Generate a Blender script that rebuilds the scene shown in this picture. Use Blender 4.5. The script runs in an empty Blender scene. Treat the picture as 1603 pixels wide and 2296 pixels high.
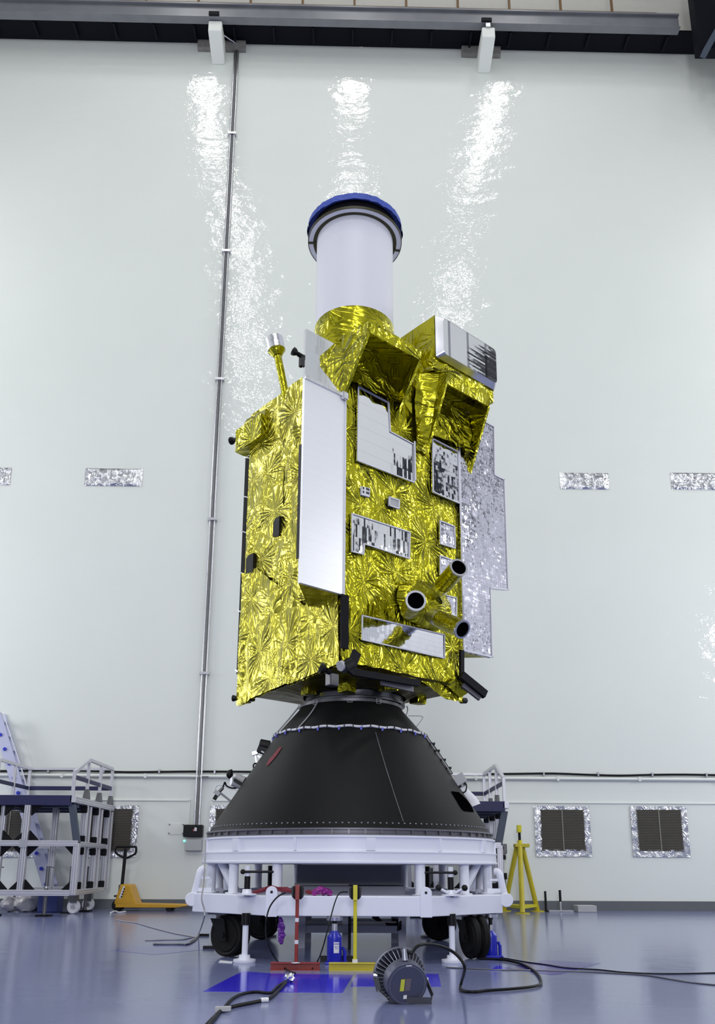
import bpy, bmesh, math, random
from mathutils import Vector, Matrix, noise, Euler
random.seed(7)
PI = math.pi
SC = bpy.context.scene
COL = SC.collection

# ------------------------------------------------------------------ camera
FPX, PITCH, ROLL, CX, CY, HCAM = 1847.0, math.radians(14.2), math.radians(0.27), 801.5, 1476.0, 0.733
cam_d = bpy.data.cameras.new('camera'); cam = bpy.data.objects.new('camera', cam_d); COL.objects.link(cam)
SC.camera = cam
cam.location = (0, 0, HCAM)
FW = Vector((0, math.cos(PITCH), math.sin(PITCH))); UP0 = Vector((0, -math.sin(PITCH), math.cos(PITCH))); RT0 = Vector((1, 0, 0))
RT = RT0 * math.cos(ROLL) + UP0 * math.sin(ROLL); UP = UP0 * math.cos(ROLL) - RT0 * math.sin(ROLL)
cam.rotation_euler = Matrix((RT, UP, -FW)).transposed().to_euler()
cam_d.sensor_fit = 'VERTICAL'; cam_d.sensor_height = 36.0
cam_d.lens = 36.0 * FPX / 2296.0
cam_d.shift_y = (CY - 1148.0) / 2296.0
cam_d.clip_start = 0.05; cam_d.clip_end = 200

# ------------------------------------------------------------------ world, light, exposure
w = bpy.data.worlds.new('world'); SC.world = w; w.use_nodes = True
w.node_tree.nodes['Background'].inputs[0].default_value = (0.8, 0.85, 0.9, 1)
w.node_tree.nodes['Background'].inputs[1].default_value = 0.3
SC.view_settings.view_transform = 'Standard'; SC.view_settings.look = 'None'
SC.view_settings.exposure = -2.08; SC.view_settings.gamma = 1.0; SC.view_settings.use_curve_mapping = False
SC.cycles.use_denoising = True
SC.cycles.max_bounces = 8; SC.cycles.diffuse_bounces = 4; SC.cycles.glossy_bounces = 6; SC.cycles.transparent_max_bounces = 8
SC.cycles.sample_clamp_indirect = 6.0
SC.cycles.caustics_reflective = False; SC.cycles.caustics_refractive = False


def area(name, loc, target, sx, sy, power, col=(1, 1, 1)):
    d = bpy.data.lights.new(name, 'AREA'); d.shape = 'RECTANGLE'; d.size = sx; d.size_y = sy
    d.energy = power; d.color = col
    o = bpy.data.objects.new(name, d); COL.objects.link(o); o.location = loc
    o.rotation_euler = (Vector(target) - Vector(loc)).to_track_quat('-Z', 'Y').to_euler()
    return o


LAMP = (1.0, 1.0, 0.95)
for lx, ly, pw in ((-4.4, 10.8, 220), (-0.05, 10.6, 240), (4.3, 10.7, 220), (-4.5, 8.8, 220), (4.25, 9.0, 220), (4.0, 7.6, 150), (0.0, 6.4, 330), (-4.2, 5.6, 300), (-4.0, 3.4, 200), (4.4, 2.0, 520),
                   (-4.3, -0.5, 620), (0.0, -1.5, 620), (4.3, -3.5, 620), (-4.3, -6.0, 620), (0.0, -8.0, 620), (4.3, -9.5, 620)):
    area('hall_lamp', (lx, ly, 23.2), (lx, ly, 0), 0.62, 0.95, pw, LAMP)
for sx in (-1, 1):     # flood lamps on the side walls, then two pairs of added fill
    area('flood_and_fill', (sx * 12.4, 5.9, 7.7), (sx * 6, 12, 5), 1.2, 1.2, 480, (0.98, 0.99, 1.0))
    area('flood_and_fill', (sx * 12.4, 11.7, 5.0), (0, 12.5, 1.5), 2.0, 2.0, 900, (0.96, 0.97, 1.0))  # added fill for the lower back wall and the objects before it
    area('flood_and_fill', (sx * 12.3, 12.6, 13.0), (-sx * 13, 5, 10), 2.0, 2.0, 1000, (0.97, 0.98, 1.0))  # added fill to brighten the opposite side wall
area('front_fill', (0.1, -9.0, 16.0), (0, 9, 2), 2.4, 2.4, 2000, (0.95, 0.96, 1.0))  # added fill behind the camera for surfaces facing it
area('front_fill', (0.1, -10.0, 4.0), (0, 8, 0.6), 3.0, 2.0, 3000, (0.92, 0.94, 1.0))  # added low fill to brighten the trolley front

# ------------------------------------------------------------------ pixel helpers (a pixel of the photograph -> a point of the place)
O = Vector((0, 0, HCAM))


def ray(px, py):
    return FW + RT * ((px - CX) / FPX) + UP * ((CY - py) / FPX)


def onplane(px, py, p0, n):
    d = ray(px, py); n = Vector(n)
    return O + d * (((Vector(p0) - O).dot(n)) / d.dot(n))


def at(px, py, Y): return onplane(px, py, (0, Y, 0), (0, 1, 0))
def G(px, py, z=0.0): return onplane(px, py, (0, 0, z), (0, 0, 1))


WYAW = math.radians(1.07); WX = Vector((math.cos(WYAW), math.sin(WYAW), 0)); WN = Vector((-math.sin(WYAW), math.cos(WYAW), 0)); W0 = Vector((0, 15.1, 0))
def W(px, py):        # on the back wall: along-wall coordinate and height
    p = onplane(px, py, W0, WN); return ((p - W0).dot(WX), p.z)


# ------------------------------------------------------------------ materials
MATS = {}


def pmat(name, col, rough=0.5, metal=0.0, coat=0.0, coat_rough=0.1, noise_amt=0.0, noise_scale=8.0, bump=0.0, bump_scale=40.0, spec=None, emis=None, emis_s=0.0, alpha=None, trans=None):
    m = bpy.data.materials.new(name); m.use_nodes = True; nt = m.node_tree; b = nt.nodes['Principled BSDF']
    b.inputs['Base Color'].default_value = (*col, 1); b.inputs['Roughness'].default_value = rough; b.inputs['Metallic'].default_value = metal
    b.inputs['Coat Weight'].default_value = coat; b.inputs['Coat Roughness'].default_value = coat_rough
    if spec is not None: b.inputs['Specular IOR Level'].default_value = spec
    if emis: b.inputs['Emission Color'].default_value = (*emis, 1); b.inputs['Emission Strength'].default_value = emis_s
    if alpha is not None: b.inputs['Alpha'].default_value = alpha
    if trans is not None: b.inputs['Transmission Weight'].default_value = trans
    if noise_amt or bump:
        tc = nt.nodes.new('ShaderNodeTexCoord')
    if noise_amt:
        n = nt.nodes.new('ShaderNodeTexNoise'); n.inputs['Scale'].default_value = noise_scale; n.inputs['Detail'].default_value = 4
        nt.links.new(tc.outputs['Object'], n.inputs['Vector'])
        mx = nt.nodes.new('ShaderNodeMix'); mx.data_type = 'RGBA'
        mx.inputs['A'].default_value = (*[c * (1 - noise_amt) for c in col], 1); mx.inputs['B'].default_value = (*[min(1, c * (1 + noise_amt)) for c in col], 1)
        nt.links.new(n.outputs['Fac'], mx.inputs['Factor']); nt.links.new(mx.outputs['Result'], b.inputs['Base Color'])
    if bump:
        n2 = nt.nodes.new('ShaderNodeTexNoise'); n2.inputs['Scale'].default_value = bump_scale; n2.inputs['Detail'].default_value = 3
        nt.links.new(tc.outputs['Object'], n2.inputs['Vector'])
        bp = nt.nodes.new('ShaderNodeBump'); bp.inputs['Strength'].default_value = bump; bp.inputs['Distance'].default_value = 0.02
        nt.links.new(n2.outputs['Fac'], bp.inputs['Height']); nt.links.new(bp.outputs['Normal'], b.inputs['Normal'])
    MATS[name] = m
    return m


class NT:      # small node helper
    def __init__(s, m): s.nt = m.node_tree; s.b = s.nt.nodes['Principled BSDF']
    def n(s, t, **kw):
        x = s.nt.nodes.new(t)
        for k, v in kw.items():
            if k in x.inputs: x.inputs[k].default_value = v
            else: setattr(x, k, v)
        return x
    def l(s, a, b): s.nt.links.new(a, b)
    def math(s, op, a, b=None):
        x = s.nt.nodes.new('ShaderNodeMath'); x.operation = op
        for i, v in enumerate((a, b)):
            if v is None: continue
            if isinstance(v, (int, float)): x.inputs[i].default_value = v
            else: s.l(v, x.inputs[i])
        return x.outputs[0]
    def vec(s, op, a, b=None):
        x = s.nt.nodes.new('ShaderNodeVectorMath'); x.operation = op
        for i, v in enumerate((a, b)):
            if v is None: continue
            if isinstance(v, (tuple, list)): x.inputs[i].default_value = v
            else: s.l(v, x.inputs[i])
        return x.outputs['Value'] if op in ('LENGTH', 'DOT_PRODUCT') else x.outputs[0]


def foil(name, col, rough, strength=1.0, scale=1.0, star=1.0, col2=None):
    """metallised film: fans of straight creases round fixing points on the sheet, buckles and fine crumple"""
    m = bpy.data.materials.new(name); m.use_nodes = True; t = NT(m); b = t.b
    b.inputs['Metallic'].default_value = 1.0; b.inputs['Roughness'].default_value = rough
    b.inputs['Base Color'].default_value = (*col, 1)
    tc = t.n('ShaderNodeTexCoord'); P0 = tc.outputs['Object']
    sp = t.n('ShaderNodeSeparateXYZ'); t.l(P0, sp.inputs[0])
    cb = t.n('ShaderNodeCombineXYZ')
    t.l(t.math('ADD', sp.outputs['X'], sp.outputs['Y']), cb.inputs[0])
    t.l(t.math('ADD', sp.outputs['Z'], t.math('MULTIPLY', sp.outputs['X'], 0.37)), cb.inputs[1])
    P = cb.outputs[0]
    nz = t.n('ShaderNodeTexNoise', Scale=2.0 * scale, Detail=1.0); t.l(P0, nz.inputs['Vector'])
    warp = t.vec('MULTIPLY', t.vec('SUBTRACT', nz.outputs['Color'], (0.5, 0.5, 0.5)), (0.10 / scale, 0.10 / scale, 0))
    Pw = t.vec('ADD', P, warp)
    H = None
    for sc, am, fr in ((2.1 * scale, 1.1 * star, 2.4), (4.7 * scale, 0.55 * star, 1.7), (10.5 * scale, 0.13 * star, 1.2)):
        v = t.n('ShaderNodeTexVoronoi', Scale=sc, voronoi_dimensions='2D'); t.l(Pw, v.inputs['Vector'])
        ve = t.n('ShaderNodeTexVoronoi', Scale=sc, voronoi_dimensions='2D', feature='DISTANCE_TO_EDGE'); t.l(Pw, ve.inputs['Vector'])
        d = t.vec('SUBTRACT', Pw, v.outputs['Position'])
        nrm = t.vec('NORMALIZE', d)
        q = t.vec('ADD', t.vec('MULTIPLY', nrm, (fr,) * 3), t.vec('MULTIPLY', v.outputs['Color'], (37.0,) * 3))
        n = t.n('ShaderNodeTexNoise', Scale=1.5, Detail=0.0); t.l(q, n.inputs['Vector'])
        rid = t.math('ABSOLUTE', t.math('SUBTRACT', n.outputs['Fac'], 0.5))
        fade = t.math('MINIMUM', t.math('MULTIPLY', ve.outputs['Distance'], 3.0), 1.0)
        h = t.math('MULTIPLY', t.math('MULTIPLY', rid, t.math('MULTIPLY', v.outputs['Distance'], fade)), am * 0.42 / sc)
        H = h if H is None else t.math('ADD', H, h)
    mp = t.n('ShaderNodeMapping'); mp.inputs['Rotation'].default_value = (0, 0, 0.5); mp.inputs['Scale'].default_value = (14.0 * scale, 4.0 * scale, 1)
    t.l(Pw, mp.inputs['Vector'])
    n4 = t.n('ShaderNodeTexNoise', Scale=1.0, Detail=0.5); t.l(mp.outputs[0], n4.inputs['Vector'])
    H = t.math('ADD', H, t.math('MULTIPLY', t.math('ABSOLUTE', t.math('SUBTRACT', n4.outputs['Fac'], 0.5)), 0.016 / scale))
    n3 = t.n('ShaderNodeTexNoise', Scale=2.0 * scale, Detail=1.0); t.l(P0, n3.inputs['Vector'])
    H = t.math('ADD', H, t.math('MULTIPLY', n3.outputs['Fac'], 0.06 / scale))
    bp = t.n('ShaderNodeBump'); bp.inputs['Strength'].default_value = strength; bp.inputs['Distance'].default_value = 1.0
    t.l(H, bp.inputs['Height']); t.l(bp.outputs['Normal'], b.inputs['Normal'])
    if col2:
        mx = t.n('ShaderNodeMix', data_type='RGBA'); mx.inputs['A'].default_value = (*col, 1); mx.inputs['B'].default_value = (*col2, 1)
        nn = t.n('ShaderNodeTexNoise', Scale=2.2, Detail=3.0); t.l(P0, nn.inputs['Vector'])
        t.l(nn.outputs['Fac'], mx.inputs['Factor']); t.l(mx.outputs['Result'], b.inputs['Base Color'])
    MATS[name] = m
    return m


def osr(name, col, rough, tile=(0.04, 0.04), tilt=0.02, line=0.06, linecol=(0.25, 0.25, 0.3), wave=0.0, metal=1.0, streak=0.0):
    """second-surface mirror tiles: X and Z of the object are the panel's plane"""
    m = bpy.data.materials.new(name); m.use_nodes = True; t = NT(m); b = t.b
    b.inputs['Metallic'].default_value = metal; b.inputs['Roughness'].default_value = rough
    tc = t.n('ShaderNodeTexCoord'); sp = t.n('ShaderNodeSeparateXYZ'); t.l(tc.outputs['Object'], sp.inputs[0])
    u = t.math('DIVIDE', sp.outputs['X'], tile[0]); v = t.math('DIVIDE', sp.outputs['Z'], tile[1])
    cb = t.n('ShaderNodeCombineXYZ'); t.l(t.math('FLOOR', u), cb.inputs[0]); t.l(t.math('FLOOR', v), cb.inputs[1])
    wn = t.n('ShaderNodeTexWhiteNoise'); t.l(cb.outputs[0], wn.inputs['Vector'])
    fu = t.math('FRACT', u); fv = t.math('FRACT', v)
    gap = t.math('MAXIMUM', t.math('LESS_THAN', fu, line), t.math('LESS_THAN', fv, line))
    mx = t.n('ShaderNodeMix', data_type='RGBA'); mx.inputs['A'].default_value = (*col, 1); mx.inputs['B'].default_value = (*linecol, 1)
    t.l(gap, mx.inputs['Factor']); t.l(mx.outputs['Result'], b.inputs['Base Color'])
    ge = t.n('ShaderNodeNewGeometry')
    dv = t.vec('MULTIPLY', t.vec('SUBTRACT', wn.outputs['Color'], (0.5, 0.5, 0.5)), (tilt,) * 3)
    N = t.vec('ADD', ge.outputs['Normal'], dv)
    if wave:
        n = t.n('ShaderNodeTexNoise', Scale=18.0, Detail=3.0); t.l(tc.outputs['Object'], n.inputs['Vector'])
        N = t.vec('ADD', N, t.vec('MULTIPLY', t.vec('SUBTRACT', n.outputs['Color'], (0.5, 0.5, 0.5)), (wave,) * 3))
    if streak:      # slow bowing of the panel and fine brushed streaks
        n = t.n('ShaderNodeTexNoise', Scale=2.2, Detail=2.0); t.l(tc.outputs['Object'], n.inputs['Vector'])
        N = t.vec('ADD', N, t.vec('MULTIPLY', t.vec('SUBTRACT', n.outputs['Color'], (0.5, 0.5, 0.5)), (streak,) * 3))
        for sc_ in ((70.0, 1.0, 7.0), (6.0, 1.0, 45.0)):
            mp = t.n('ShaderNodeMapping'); mp.inputs['Scale'].default_value = sc_; t.l(tc.outputs['Object'], mp.inputs['Vector'])
            n = t.n('ShaderNodeTexNoise', Scale=1.0, Detail=2.0); t.l(mp.outputs[0], n.inputs['Vector'])
            N = t.vec('ADD', N, t.vec('MULTIPLY', t.vec('SUBTRACT', n.outputs['Color'], (0.5, 0.5, 0.5)), (streak,) * 3))
    t.l(t.vec('NORMALIZE', N), b.inputs['Normal'])
    MATS[name] = m
    return m


def wall_mat(name, col, coat=0.5):
    m = bpy.data.materials.new(name); m.use_nodes = True; t = NT(m); b = t.b
    b.inputs['Roughness'].default_value = 0.55; b.inputs['Coat Weight'].default_value = coat; b.inputs['Coat Roughness'].default_value = 0.045
    tc = t.n('ShaderNodeTexCoord')
    n = t.n('ShaderNodeTexNoise', Scale=0.6, Detail=5.0); t.l(tc.outputs['Object'], n.inputs['Vector'])
    mx = t.n('ShaderNodeMix', data_type='RGBA'); mx.inputs['A'].default_value = (*[c * 0.97 for c in col], 1); mx.inputs['B'].default_value = (*[min(1, c * 1.03) for c in col], 1)
    t.l(n.outputs['Fac'], mx.inputs['Factor']); t.l(mx.outputs['Result'], b.inputs['Base Color'])
    mp = t.n('ShaderNodeMapping'); mp.inputs['Scale'].default_value = (1.0, 1.0, 1.6); t.l(tc.outputs['Object'], mp.inputs['Vector'])
    h1 = t.n('ShaderNodeTexNoise', Scale=1.6, Detail=5.0, Roughness=0.53); t.l(mp.outputs[0], h1.inputs['Vector'])
    bp = t.n('ShaderNodeBump'); bp.inputs['Strength'].default_value = 0.5; bp.inputs['Distance'].default_value = 0.052
    t.l(h1.outputs['Fac'], bp.inputs['Height']); t.l(bp.outputs['Normal'], b.inputs['Coat Normal'])
    MATS[name] = m
    return m


GOLD = foil('gold_foil', (0.51, 0.475, 0.022), 0.18, 1.0, 1.0, 1.0, (0.46, 0.43, 0.025))
GOLDL = foil('gold_foil_light', (0.48, 0.44, 0.06), 0.24, 1.0, 1.0, 0.8, (0.44, 0.40, 0.045))
GOLDF = foil('gold_foil_taut', (0.52, 0.48, 0.024), 0.17, 0.9, 1.2, 0.8)
SILF = foil('silver_foil', (0.68, 0.68, 0.71), 0.22, 0.9, 2.2, 0.8)
SILT = foil('silver_tape', (0.82, 0.82, 0.86), 0.25, 0.5, 6.0, 0.5)
OSRW = osr('white_mirror_tiles', (0.95, 0.95, 0.97), 0.34, (0.02, 0.09), 0.006, 0.025, (0.86, 0.86, 0.90), 0.0, 0.4)
OSRV = osr('bright_mirror_tiles', (0.95, 0.95, 0.97), 0.04, (0.02, 0.09), 0.006, 0.02, (0.84, 0.84, 0.88))
OSRM = osr('mirror_tiles', (0.90, 0.90, 0.93), 0.04, (0.02, 0.13), 0.03, 0.02, (0.6, 0.6, 0.65), 0.02)
OSRS = osr('silver_mirror_tiles', (0.72, 0.71, 0.82), 0.11, (0.036, 0.03), 0.07, 0.05, (0.42, 0.42, 0.5), 0.26, 1.0, 0.22)
OSRN = osr('plain_mirror_tiles', (0.80, 0.80, 0.86), 0.05, (0.03, 0.05), 0.03, 0.03, (0.45, 0.45, 0.52), 0.05)
OSRT = osr('top_mirror_tiles', (0.86, 0.87, 0.90), 0.05, (0.30, 0.022), 0.03, 0.12, (0.35, 0.35, 0.4), 0.02)
WALLM = wall_mat('glossy_wall_paint', (0.80, 0.832, 0.785), 1.0)
WALLS = pmat('side_wall_paint', (0.87, 0.88, 0.87), 0.5)
CREAM = pmat('cream_panel', (0.62, 0.60, 0.55), 0.6, noise_amt=0.04)
CEIL = pmat('ceiling_sheet', (0.62, 0.64, 0.65), 0.7)
PLINTH = pmat('plinth_paint', (0.13, 0.14, 0.15), 0.35, noise_amt=0.1)
WHITE = pmat('white_enamel', (0.82, 0.83, 0.92), 0.35, noise_amt=0.02, noise_scale=3, coat=0.2)
WHITEP = pmat('white_paint_matte', (0.80, 0.82, 0.78), 0.6)
TUBEW = pmat('white_thermal_paint', (0.80, 0.80, 0.86), 0.5, bump=0.08, bump_scale=20)
CONE = pmat('black_composite', (0.0075, 0.0075, 0.0078), 0.5, noise_amt=0.18, noise_scale=1.6, bump=0.05, bump_scale=120, spec=0.16)
BLACK = pmat('black_plastic', (0.004, 0.004, 0.005), 0.45, spec=0.25)
BLACKM = pmat('black_matte', (0.006, 0.006, 0.009), 0.7, spec=0.2)
RUBBER = pmat('rubber', (0.008, 0.0075, 0.0075), 0.6, noise_amt=0.3, noise_scale=30, spec=0.2)
STEEL = pmat('steel', (0.62, 0.62, 0.66), 0.28, 1.0, noise_amt=0.08)
DSTEEL = pmat('dark_steel', (0.16, 0.16, 0.17), 0.4, 0.9, noise_amt=0.15)
ALU = pmat('aluminium_profile', (0.70, 0.69, 0.74), 0.36, 0.75, noise_amt=0.04)
GROOVE = pmat('profile_groove', (0.03, 0.03, 0.04), 0.6)
RINGG = pmat('grey_flange', (0.17, 0.165, 0.19), 0.45, 0.5, noise_amt=0.12)
RINGM = pmat('dark_ring_metal', (0.12, 0.12, 0.14), 0.3, 0.9)
VOID = pmat('dark_void', (0.0015, 0.0015, 0.002), 0.95, spec=0.0)
BLUEDECK = pmat('blue_deck', (0.012, 0.014, 0.075), 0.45, noise_amt=0.15)
BLUEGREY = pmat('blue_grey_steel', (0.055, 0.07, 0.105), 0.5)
GIRDER = pmat('girder_grey', (0.20, 0.205, 0.225), 0.4, 0.2, noise_amt=0.18, noise_scale=3)
NAVY = pmat('navy_deck', (0.003, 0.004, 0.008), 0.6, spec=0.12)
RUST = pmat('brown_rail', (0.16, 0.085, 0.03), 0.6)
BLUEJ = pmat('blue_jack_paint', (0.008, 0.014, 0.42), 0.3, coat=0.3)
BLUESPOT = pmat('blue_plastic', (0.015, 0.03, 0.5), 0.4)
REDP = pmat('red_paint', (0.26, 0.025, 0.018), 0.45, noise_amt=0.3, noise_scale=14)
YELP = pmat('yellow_paint', (0.66, 0.60, 0.02), 0.42, noise_amt=0.12, noise_scale=14)
YELD = pmat('ochre_paint', (0.55, 0.46, 0.02), 0.42, noise_amt=0.15, noise_scale=10)
TRUCK = pmat('truck_yellow', (0.62, 0.33, 0.015), 0.42, noise_amt=0.18, noise_scale=12)
VENT = pmat('vent_mesh', (0.075, 0.068, 0.055), 0.7, noise_amt=0.2, noise_scale=30)
VENTL = pmat('vent_strip', (0.22, 0.21, 0.17), 0.6)
GREYBOX = pmat('grey_cabinet', (0.22, 0.225, 0.27), 0.5, noise_amt=0.06)
GREYBOXL = pmat('grey_cabinet_light', (0.42, 0.43, 0.52), 0.5, noise_amt=0.06)
PALEGREY = pmat('pale_grey_box', (0.45, 0.45, 0.46), 0.55)
BLUECLOTH = pmat('blue_cover_cloth', (0.045, 0.085, 0.42), 0.65, noise_amt=0.25, noise_scale=9, bump=0.7, bump_scale=28)
OLIVE = pmat('olive_gap', (0.035, 0.03, 0.006), 0.5)
REDC = pmat('red_cloth', (0.19, 0.018, 0.035), 0.7, noise_amt=0.4, noise_scale=20, bump=0.6, bump_scale=40)
PURPLE = pmat('purple_film', (0.20, 0.035, 0.42), 0.25, noise_amt=0.35, noise_scale=12, bump=0.5, bump_scale=30, trans=0.2)
MAGENTA = pmat('magenta_film', (0.36, 0.03, 0.30), 0.22, noise_amt=0.4, noise_scale=16, bump=0.7, bump_scale=40, trans=0.2)
BLUEFILM = pmat('blue_floor_film', (0.028, 0.018, 0.62), 0.13, noise_amt=0.12, noise_scale=5)
BLUEFILM2 = pmat('faded_violet_film', (0.06, 0.05, 0.30), 0.13, noise_amt=0.12, noise_scale=5)
LAMPG = pmat('lamp_housing', (0.075, 0.08, 0.13), 0.38, 0.3, noise_amt=0.1)
LAMPF = pmat('lamp_fin', (0.30, 0.31, 0.38), 0.35, 0.7)
LABELW = pmat('white_label', (0.78, 0.78, 0.80), 0.5)
LABELY = pmat('yellow_label', (0.55, 0.56, 0.05), 0.5)
LABELB = pmat('brown_label', (0.14, 0.11, 0.13), 0.4)
INK = pmat('black_print', (0.01, 0.01, 0.012), 0.6)
WIREW = pmat('white_wrap', (0.78, 0.78, 0.82), 0.5)
WIREG = pmat('grey_wire', (0.35, 0.34, 0.36), 0.5)
PLASTICBAG = pmat('clear_bag', (0.72, 0.70, 0.74), 0.2, bump=0.9, bump_scale=16, trans=0.35)
LEDG = pmat('green_led', (0.1, 0.9, 0.7), 0.4, emis=(0.25, 1.0, 0.8), emis_s=6.0)
LEDR = pmat('red_led', (0.9, 0.1, 0.1), 0.4, emis=(1.0, 0.1, 0.15), emis_s=3.0)
BROWNM = foil('dark_foil', (0.14, 0.115, 0.02), 0.3, 1.0, 1.5)


def floor_mat():
    m = bpy.data.materials.new('epoxy_floor'); m.use_nodes = True; t = NT(m); b = t.b
    tc = t.n('ShaderNodeTexCoord')
    n = t.n('ShaderNodeTexNoise', Scale=0.5, Detail=5.0); t.l(tc.outputs['Object'], n.inputs['Vector'])
    mx = t.n('ShaderNodeMix', data_type='RGBA'); mx.inputs['A'].default_value = (0.165, 0.19, 0.355, 1); mx.inputs['B'].default_value = (0.20, 0.225, 0.40, 1)
    t.l(n.outputs['Fac'], mx.inputs['Factor']); t.l(mx.outputs['Result'], b.inputs['Base Color'])
    b.inputs['Roughness'].default_value = 0.16; b.inputs['Specular IOR Level'].default_value = 0.6
    b.inputs['Coat Weight'].default_value = 0.0
    h = t.n('ShaderNodeTexNoise', Scale=2.5, Detail=3.0); t.l(tc.outputs['Object'], h.inputs['Vector'])
    bp = t.n('ShaderNodeBump'); bp.inputs['Strength'].default_value = 0.12; bp.inputs['Distance'].default_value = 0.02
    t.l(h.outputs['Fac'], bp.inputs['Height']); t.l(bp.outputs['Normal'], b.inputs['Normal'])
    return m


FLOORM = floor_mat()


# ------------------------------------------------------------------ mesh building
class MB:
    def __init__(s): s.bm = bmesh.new()

    def faces(s, pts, fs):
        vs = [s.bm.verts.new(Vector(p)) for p in pts]
        for f in fs:
            try: s.bm.faces.new([vs[i] for i in f])
            except ValueError: pass
        return s

    def box(s, lo, hi, rot=None, piv=None):
        x0, y0, z0 = lo; x1, y1, z1 = hi
        P = [Vector(p) for p in ((x0, y0, z0), (x1, y0, z0), (x1, y1, z0), (x0, y1, z0), (x0, y0, z1), (x1, y0, z1), (x1, y1, z1), (x0, y1, z1))]
        if rot is not None:
            c = Vector(piv) if piv is not None else sum(P, Vector()) / 8
            P = [c + rot @ (p - c) for p in P]
        return s.faces(P, [(0, 3, 2, 1), (4, 5, 6, 7), (0, 1, 5, 4), (1, 2, 6, 5), (2, 3, 7, 6), (3, 0, 4, 7)])

    def cbox(s, c, size, rot=None):
        c = Vector(c); h = Vector(size) / 2
        return s.box(c - h, c + h, rot)

    def bar(s, a, b, wd, ht=None, up=(0, 0, 1)):
        a, b = Vector(a), Vector(b); d = (b - a); ln = d.length; d.normalize(); ht = ht or wd
        u = Vector(up)
        if abs(d.dot(u)) > 0.98: u = Vector((0, 1, 0))
        r = d.cross(u).normalized(); u = r.cross(d).normalized()
        P = [a + r * (i * wd / 2) + u * (j * ht / 2) for i, j in ((-1, -1), (1, -1), (1, 1), (-1, 1))] + [b + r * (i * wd / 2) + u * (j * ht / 2) for i, j in ((-1, -1), (1, -1), (1, 1), (-1, 1))]
        return s.faces(P, [(0, 1, 2, 3), (7, 6, 5, 4), (0, 4, 5, 1), (1, 5, 6, 2), (2, 6, 7, 3), (3, 7, 4, 0)])

    def cyl(s, a, b, r, r2=None, n=16, cap=True):
        a, b = Vector(a), Vector(b); d = (b - a).normalized(); r2 = r if r2 is None else r2
        u = Vector((0, 0, 1)) if abs(d.z) < 0.95 else Vector((1, 0, 0))
        x = d.cross(u).normalized(); y = d.cross(x)
        P = []
        for c, rr in ((a, r), (b, r2)):
            P += [c + (x * math.cos(2 * PI * i / n) + y * math.sin(2 * PI * i / n)) * rr for i in range(n)]
        F = [(i, (i + 1) % n, n + (i + 1) % n, n + i) for i in range(n)]
        if cap: F += [tuple(range(n - 1, -1, -1)), tuple(range(n, 2 * n))]
        return s.faces(P, F)

    def pipe(s, a, b, r, ri, n=24):      # hollow tube with wall thickness
        a, b = Vector(a), Vector(b); d = (b - a).normalized()
        u = Vector((0, 0, 1)) if abs(d.z) < 0.95 else Vector((1, 0, 0))
        x = d.cross(u).normalized(); y = d.cross(x); P = []
        for c, rr in ((a, r), (b, r), (b, ri), (a, ri)):
            P += [c + (x * math.cos(2 * PI * i / n) + y * math.sin(2 * PI * i / n)) * rr for i in range(n)]
        F = []
        for k in range(4):
            for i in range(n): F.append((k * n + i, k * n + (i + 1) % n, ((k + 1) % 4) * n + (i + 1) % n, ((k + 1) % 4) * n + i))
        return s.faces(P, F)

    def tube(s, pts, r, n=8, smooth_steps=6, closed=False):
        pts = [Vector(p) for p in pts]
        if smooth_steps > 1 and len(pts) > 2: pts = catmull(pts, smooth_steps)
        P = []; N = len(pts); prev = None
        for i, p in enumerate(pts):
            d = (pts[min(i + 1, N - 1)] - pts[max(i - 1, 0)])
            if d.length < 1e-9: d = Vector((0, 0, 1))
            d.normalize()
            if prev is None:
                u = Vector((0, 0, 1)) if abs(d.z) < 0.9 else Vector((1, 0, 0)); x = d.cross(u).normalized()
            else:
                x = (prev - d * prev.dot(d))
                x = x.normalized() if x.length > 1e-6 else d.orthogonal().normalized()
            prev = x; y = d.cross(x)
            rr = r(i / (N - 1)) if callable(r) else r
            P += [p + (x * math.cos(2 * PI * k / n) + y * math.sin(2 * PI * k / n)) * rr for k in range(n)]
        F = []
        for i in range(N - 1):
            for k in range(n): F.append((i * n + k, i * n + (k + 1) % n, (i + 1) * n + (k + 1) % n, (i + 1) * n + k))
        F += [tuple(range(n - 1, -1, -1)), tuple(range((N - 1) * n, N * n))]
        return s.faces(P, F)

    def lathe(s, prof, c=(0, 0, 0), n=64, a0=0, a1=2 * PI, axis=None, closed=False):
        """profile of (r, z) round a vertical axis through c (or along axis)"""
        c = Vector(c); full = abs(a1 - a0) > 2 * PI - 1e-4
        if axis is None: ax = Vector((0, 0, 1)); X = Vector((1, 0, 0)); Y = Vector((0, 1, 0))
        else:
            ax = Vector(axis).normalized(); X = ax.orthogonal().normalized(); Y = ax.cross(X)
        m = n if full else n + 1; P = []
        for r, z in prof:
            for i in range(m):
                a = a0 + (a1 - a0) * i / n
                P.append(c + ax * z + (X * math.cos(a) + Y * math.sin(a)) * r)
        F = []; K = len(prof)
        for k in range(K if closed else K - 1):
            k2 = (k + 1) % K
            for i in range(n):
                j = (i + 1) % m
                if not full and i + 1 > n: continue
                F.append((k * m + i, k * m + j, k2 * m + j, k2 * m + i))
        s.faces(P, F)
        return s

    def prism(s, poly, ext):
        """polygon of points extruded by vector ext"""
        poly = [Vector(p) for p in poly]; e = Vector(ext); n = len(poly)
        F = [tuple(range(n)), tuple(range(2 * n - 1, n - 1, -1))] + [(i, n + i, n + (i + 1) % n, (i + 1) % n) for i in range(n)]
        return s.faces(poly + [p + e for p in poly], F)

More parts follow.
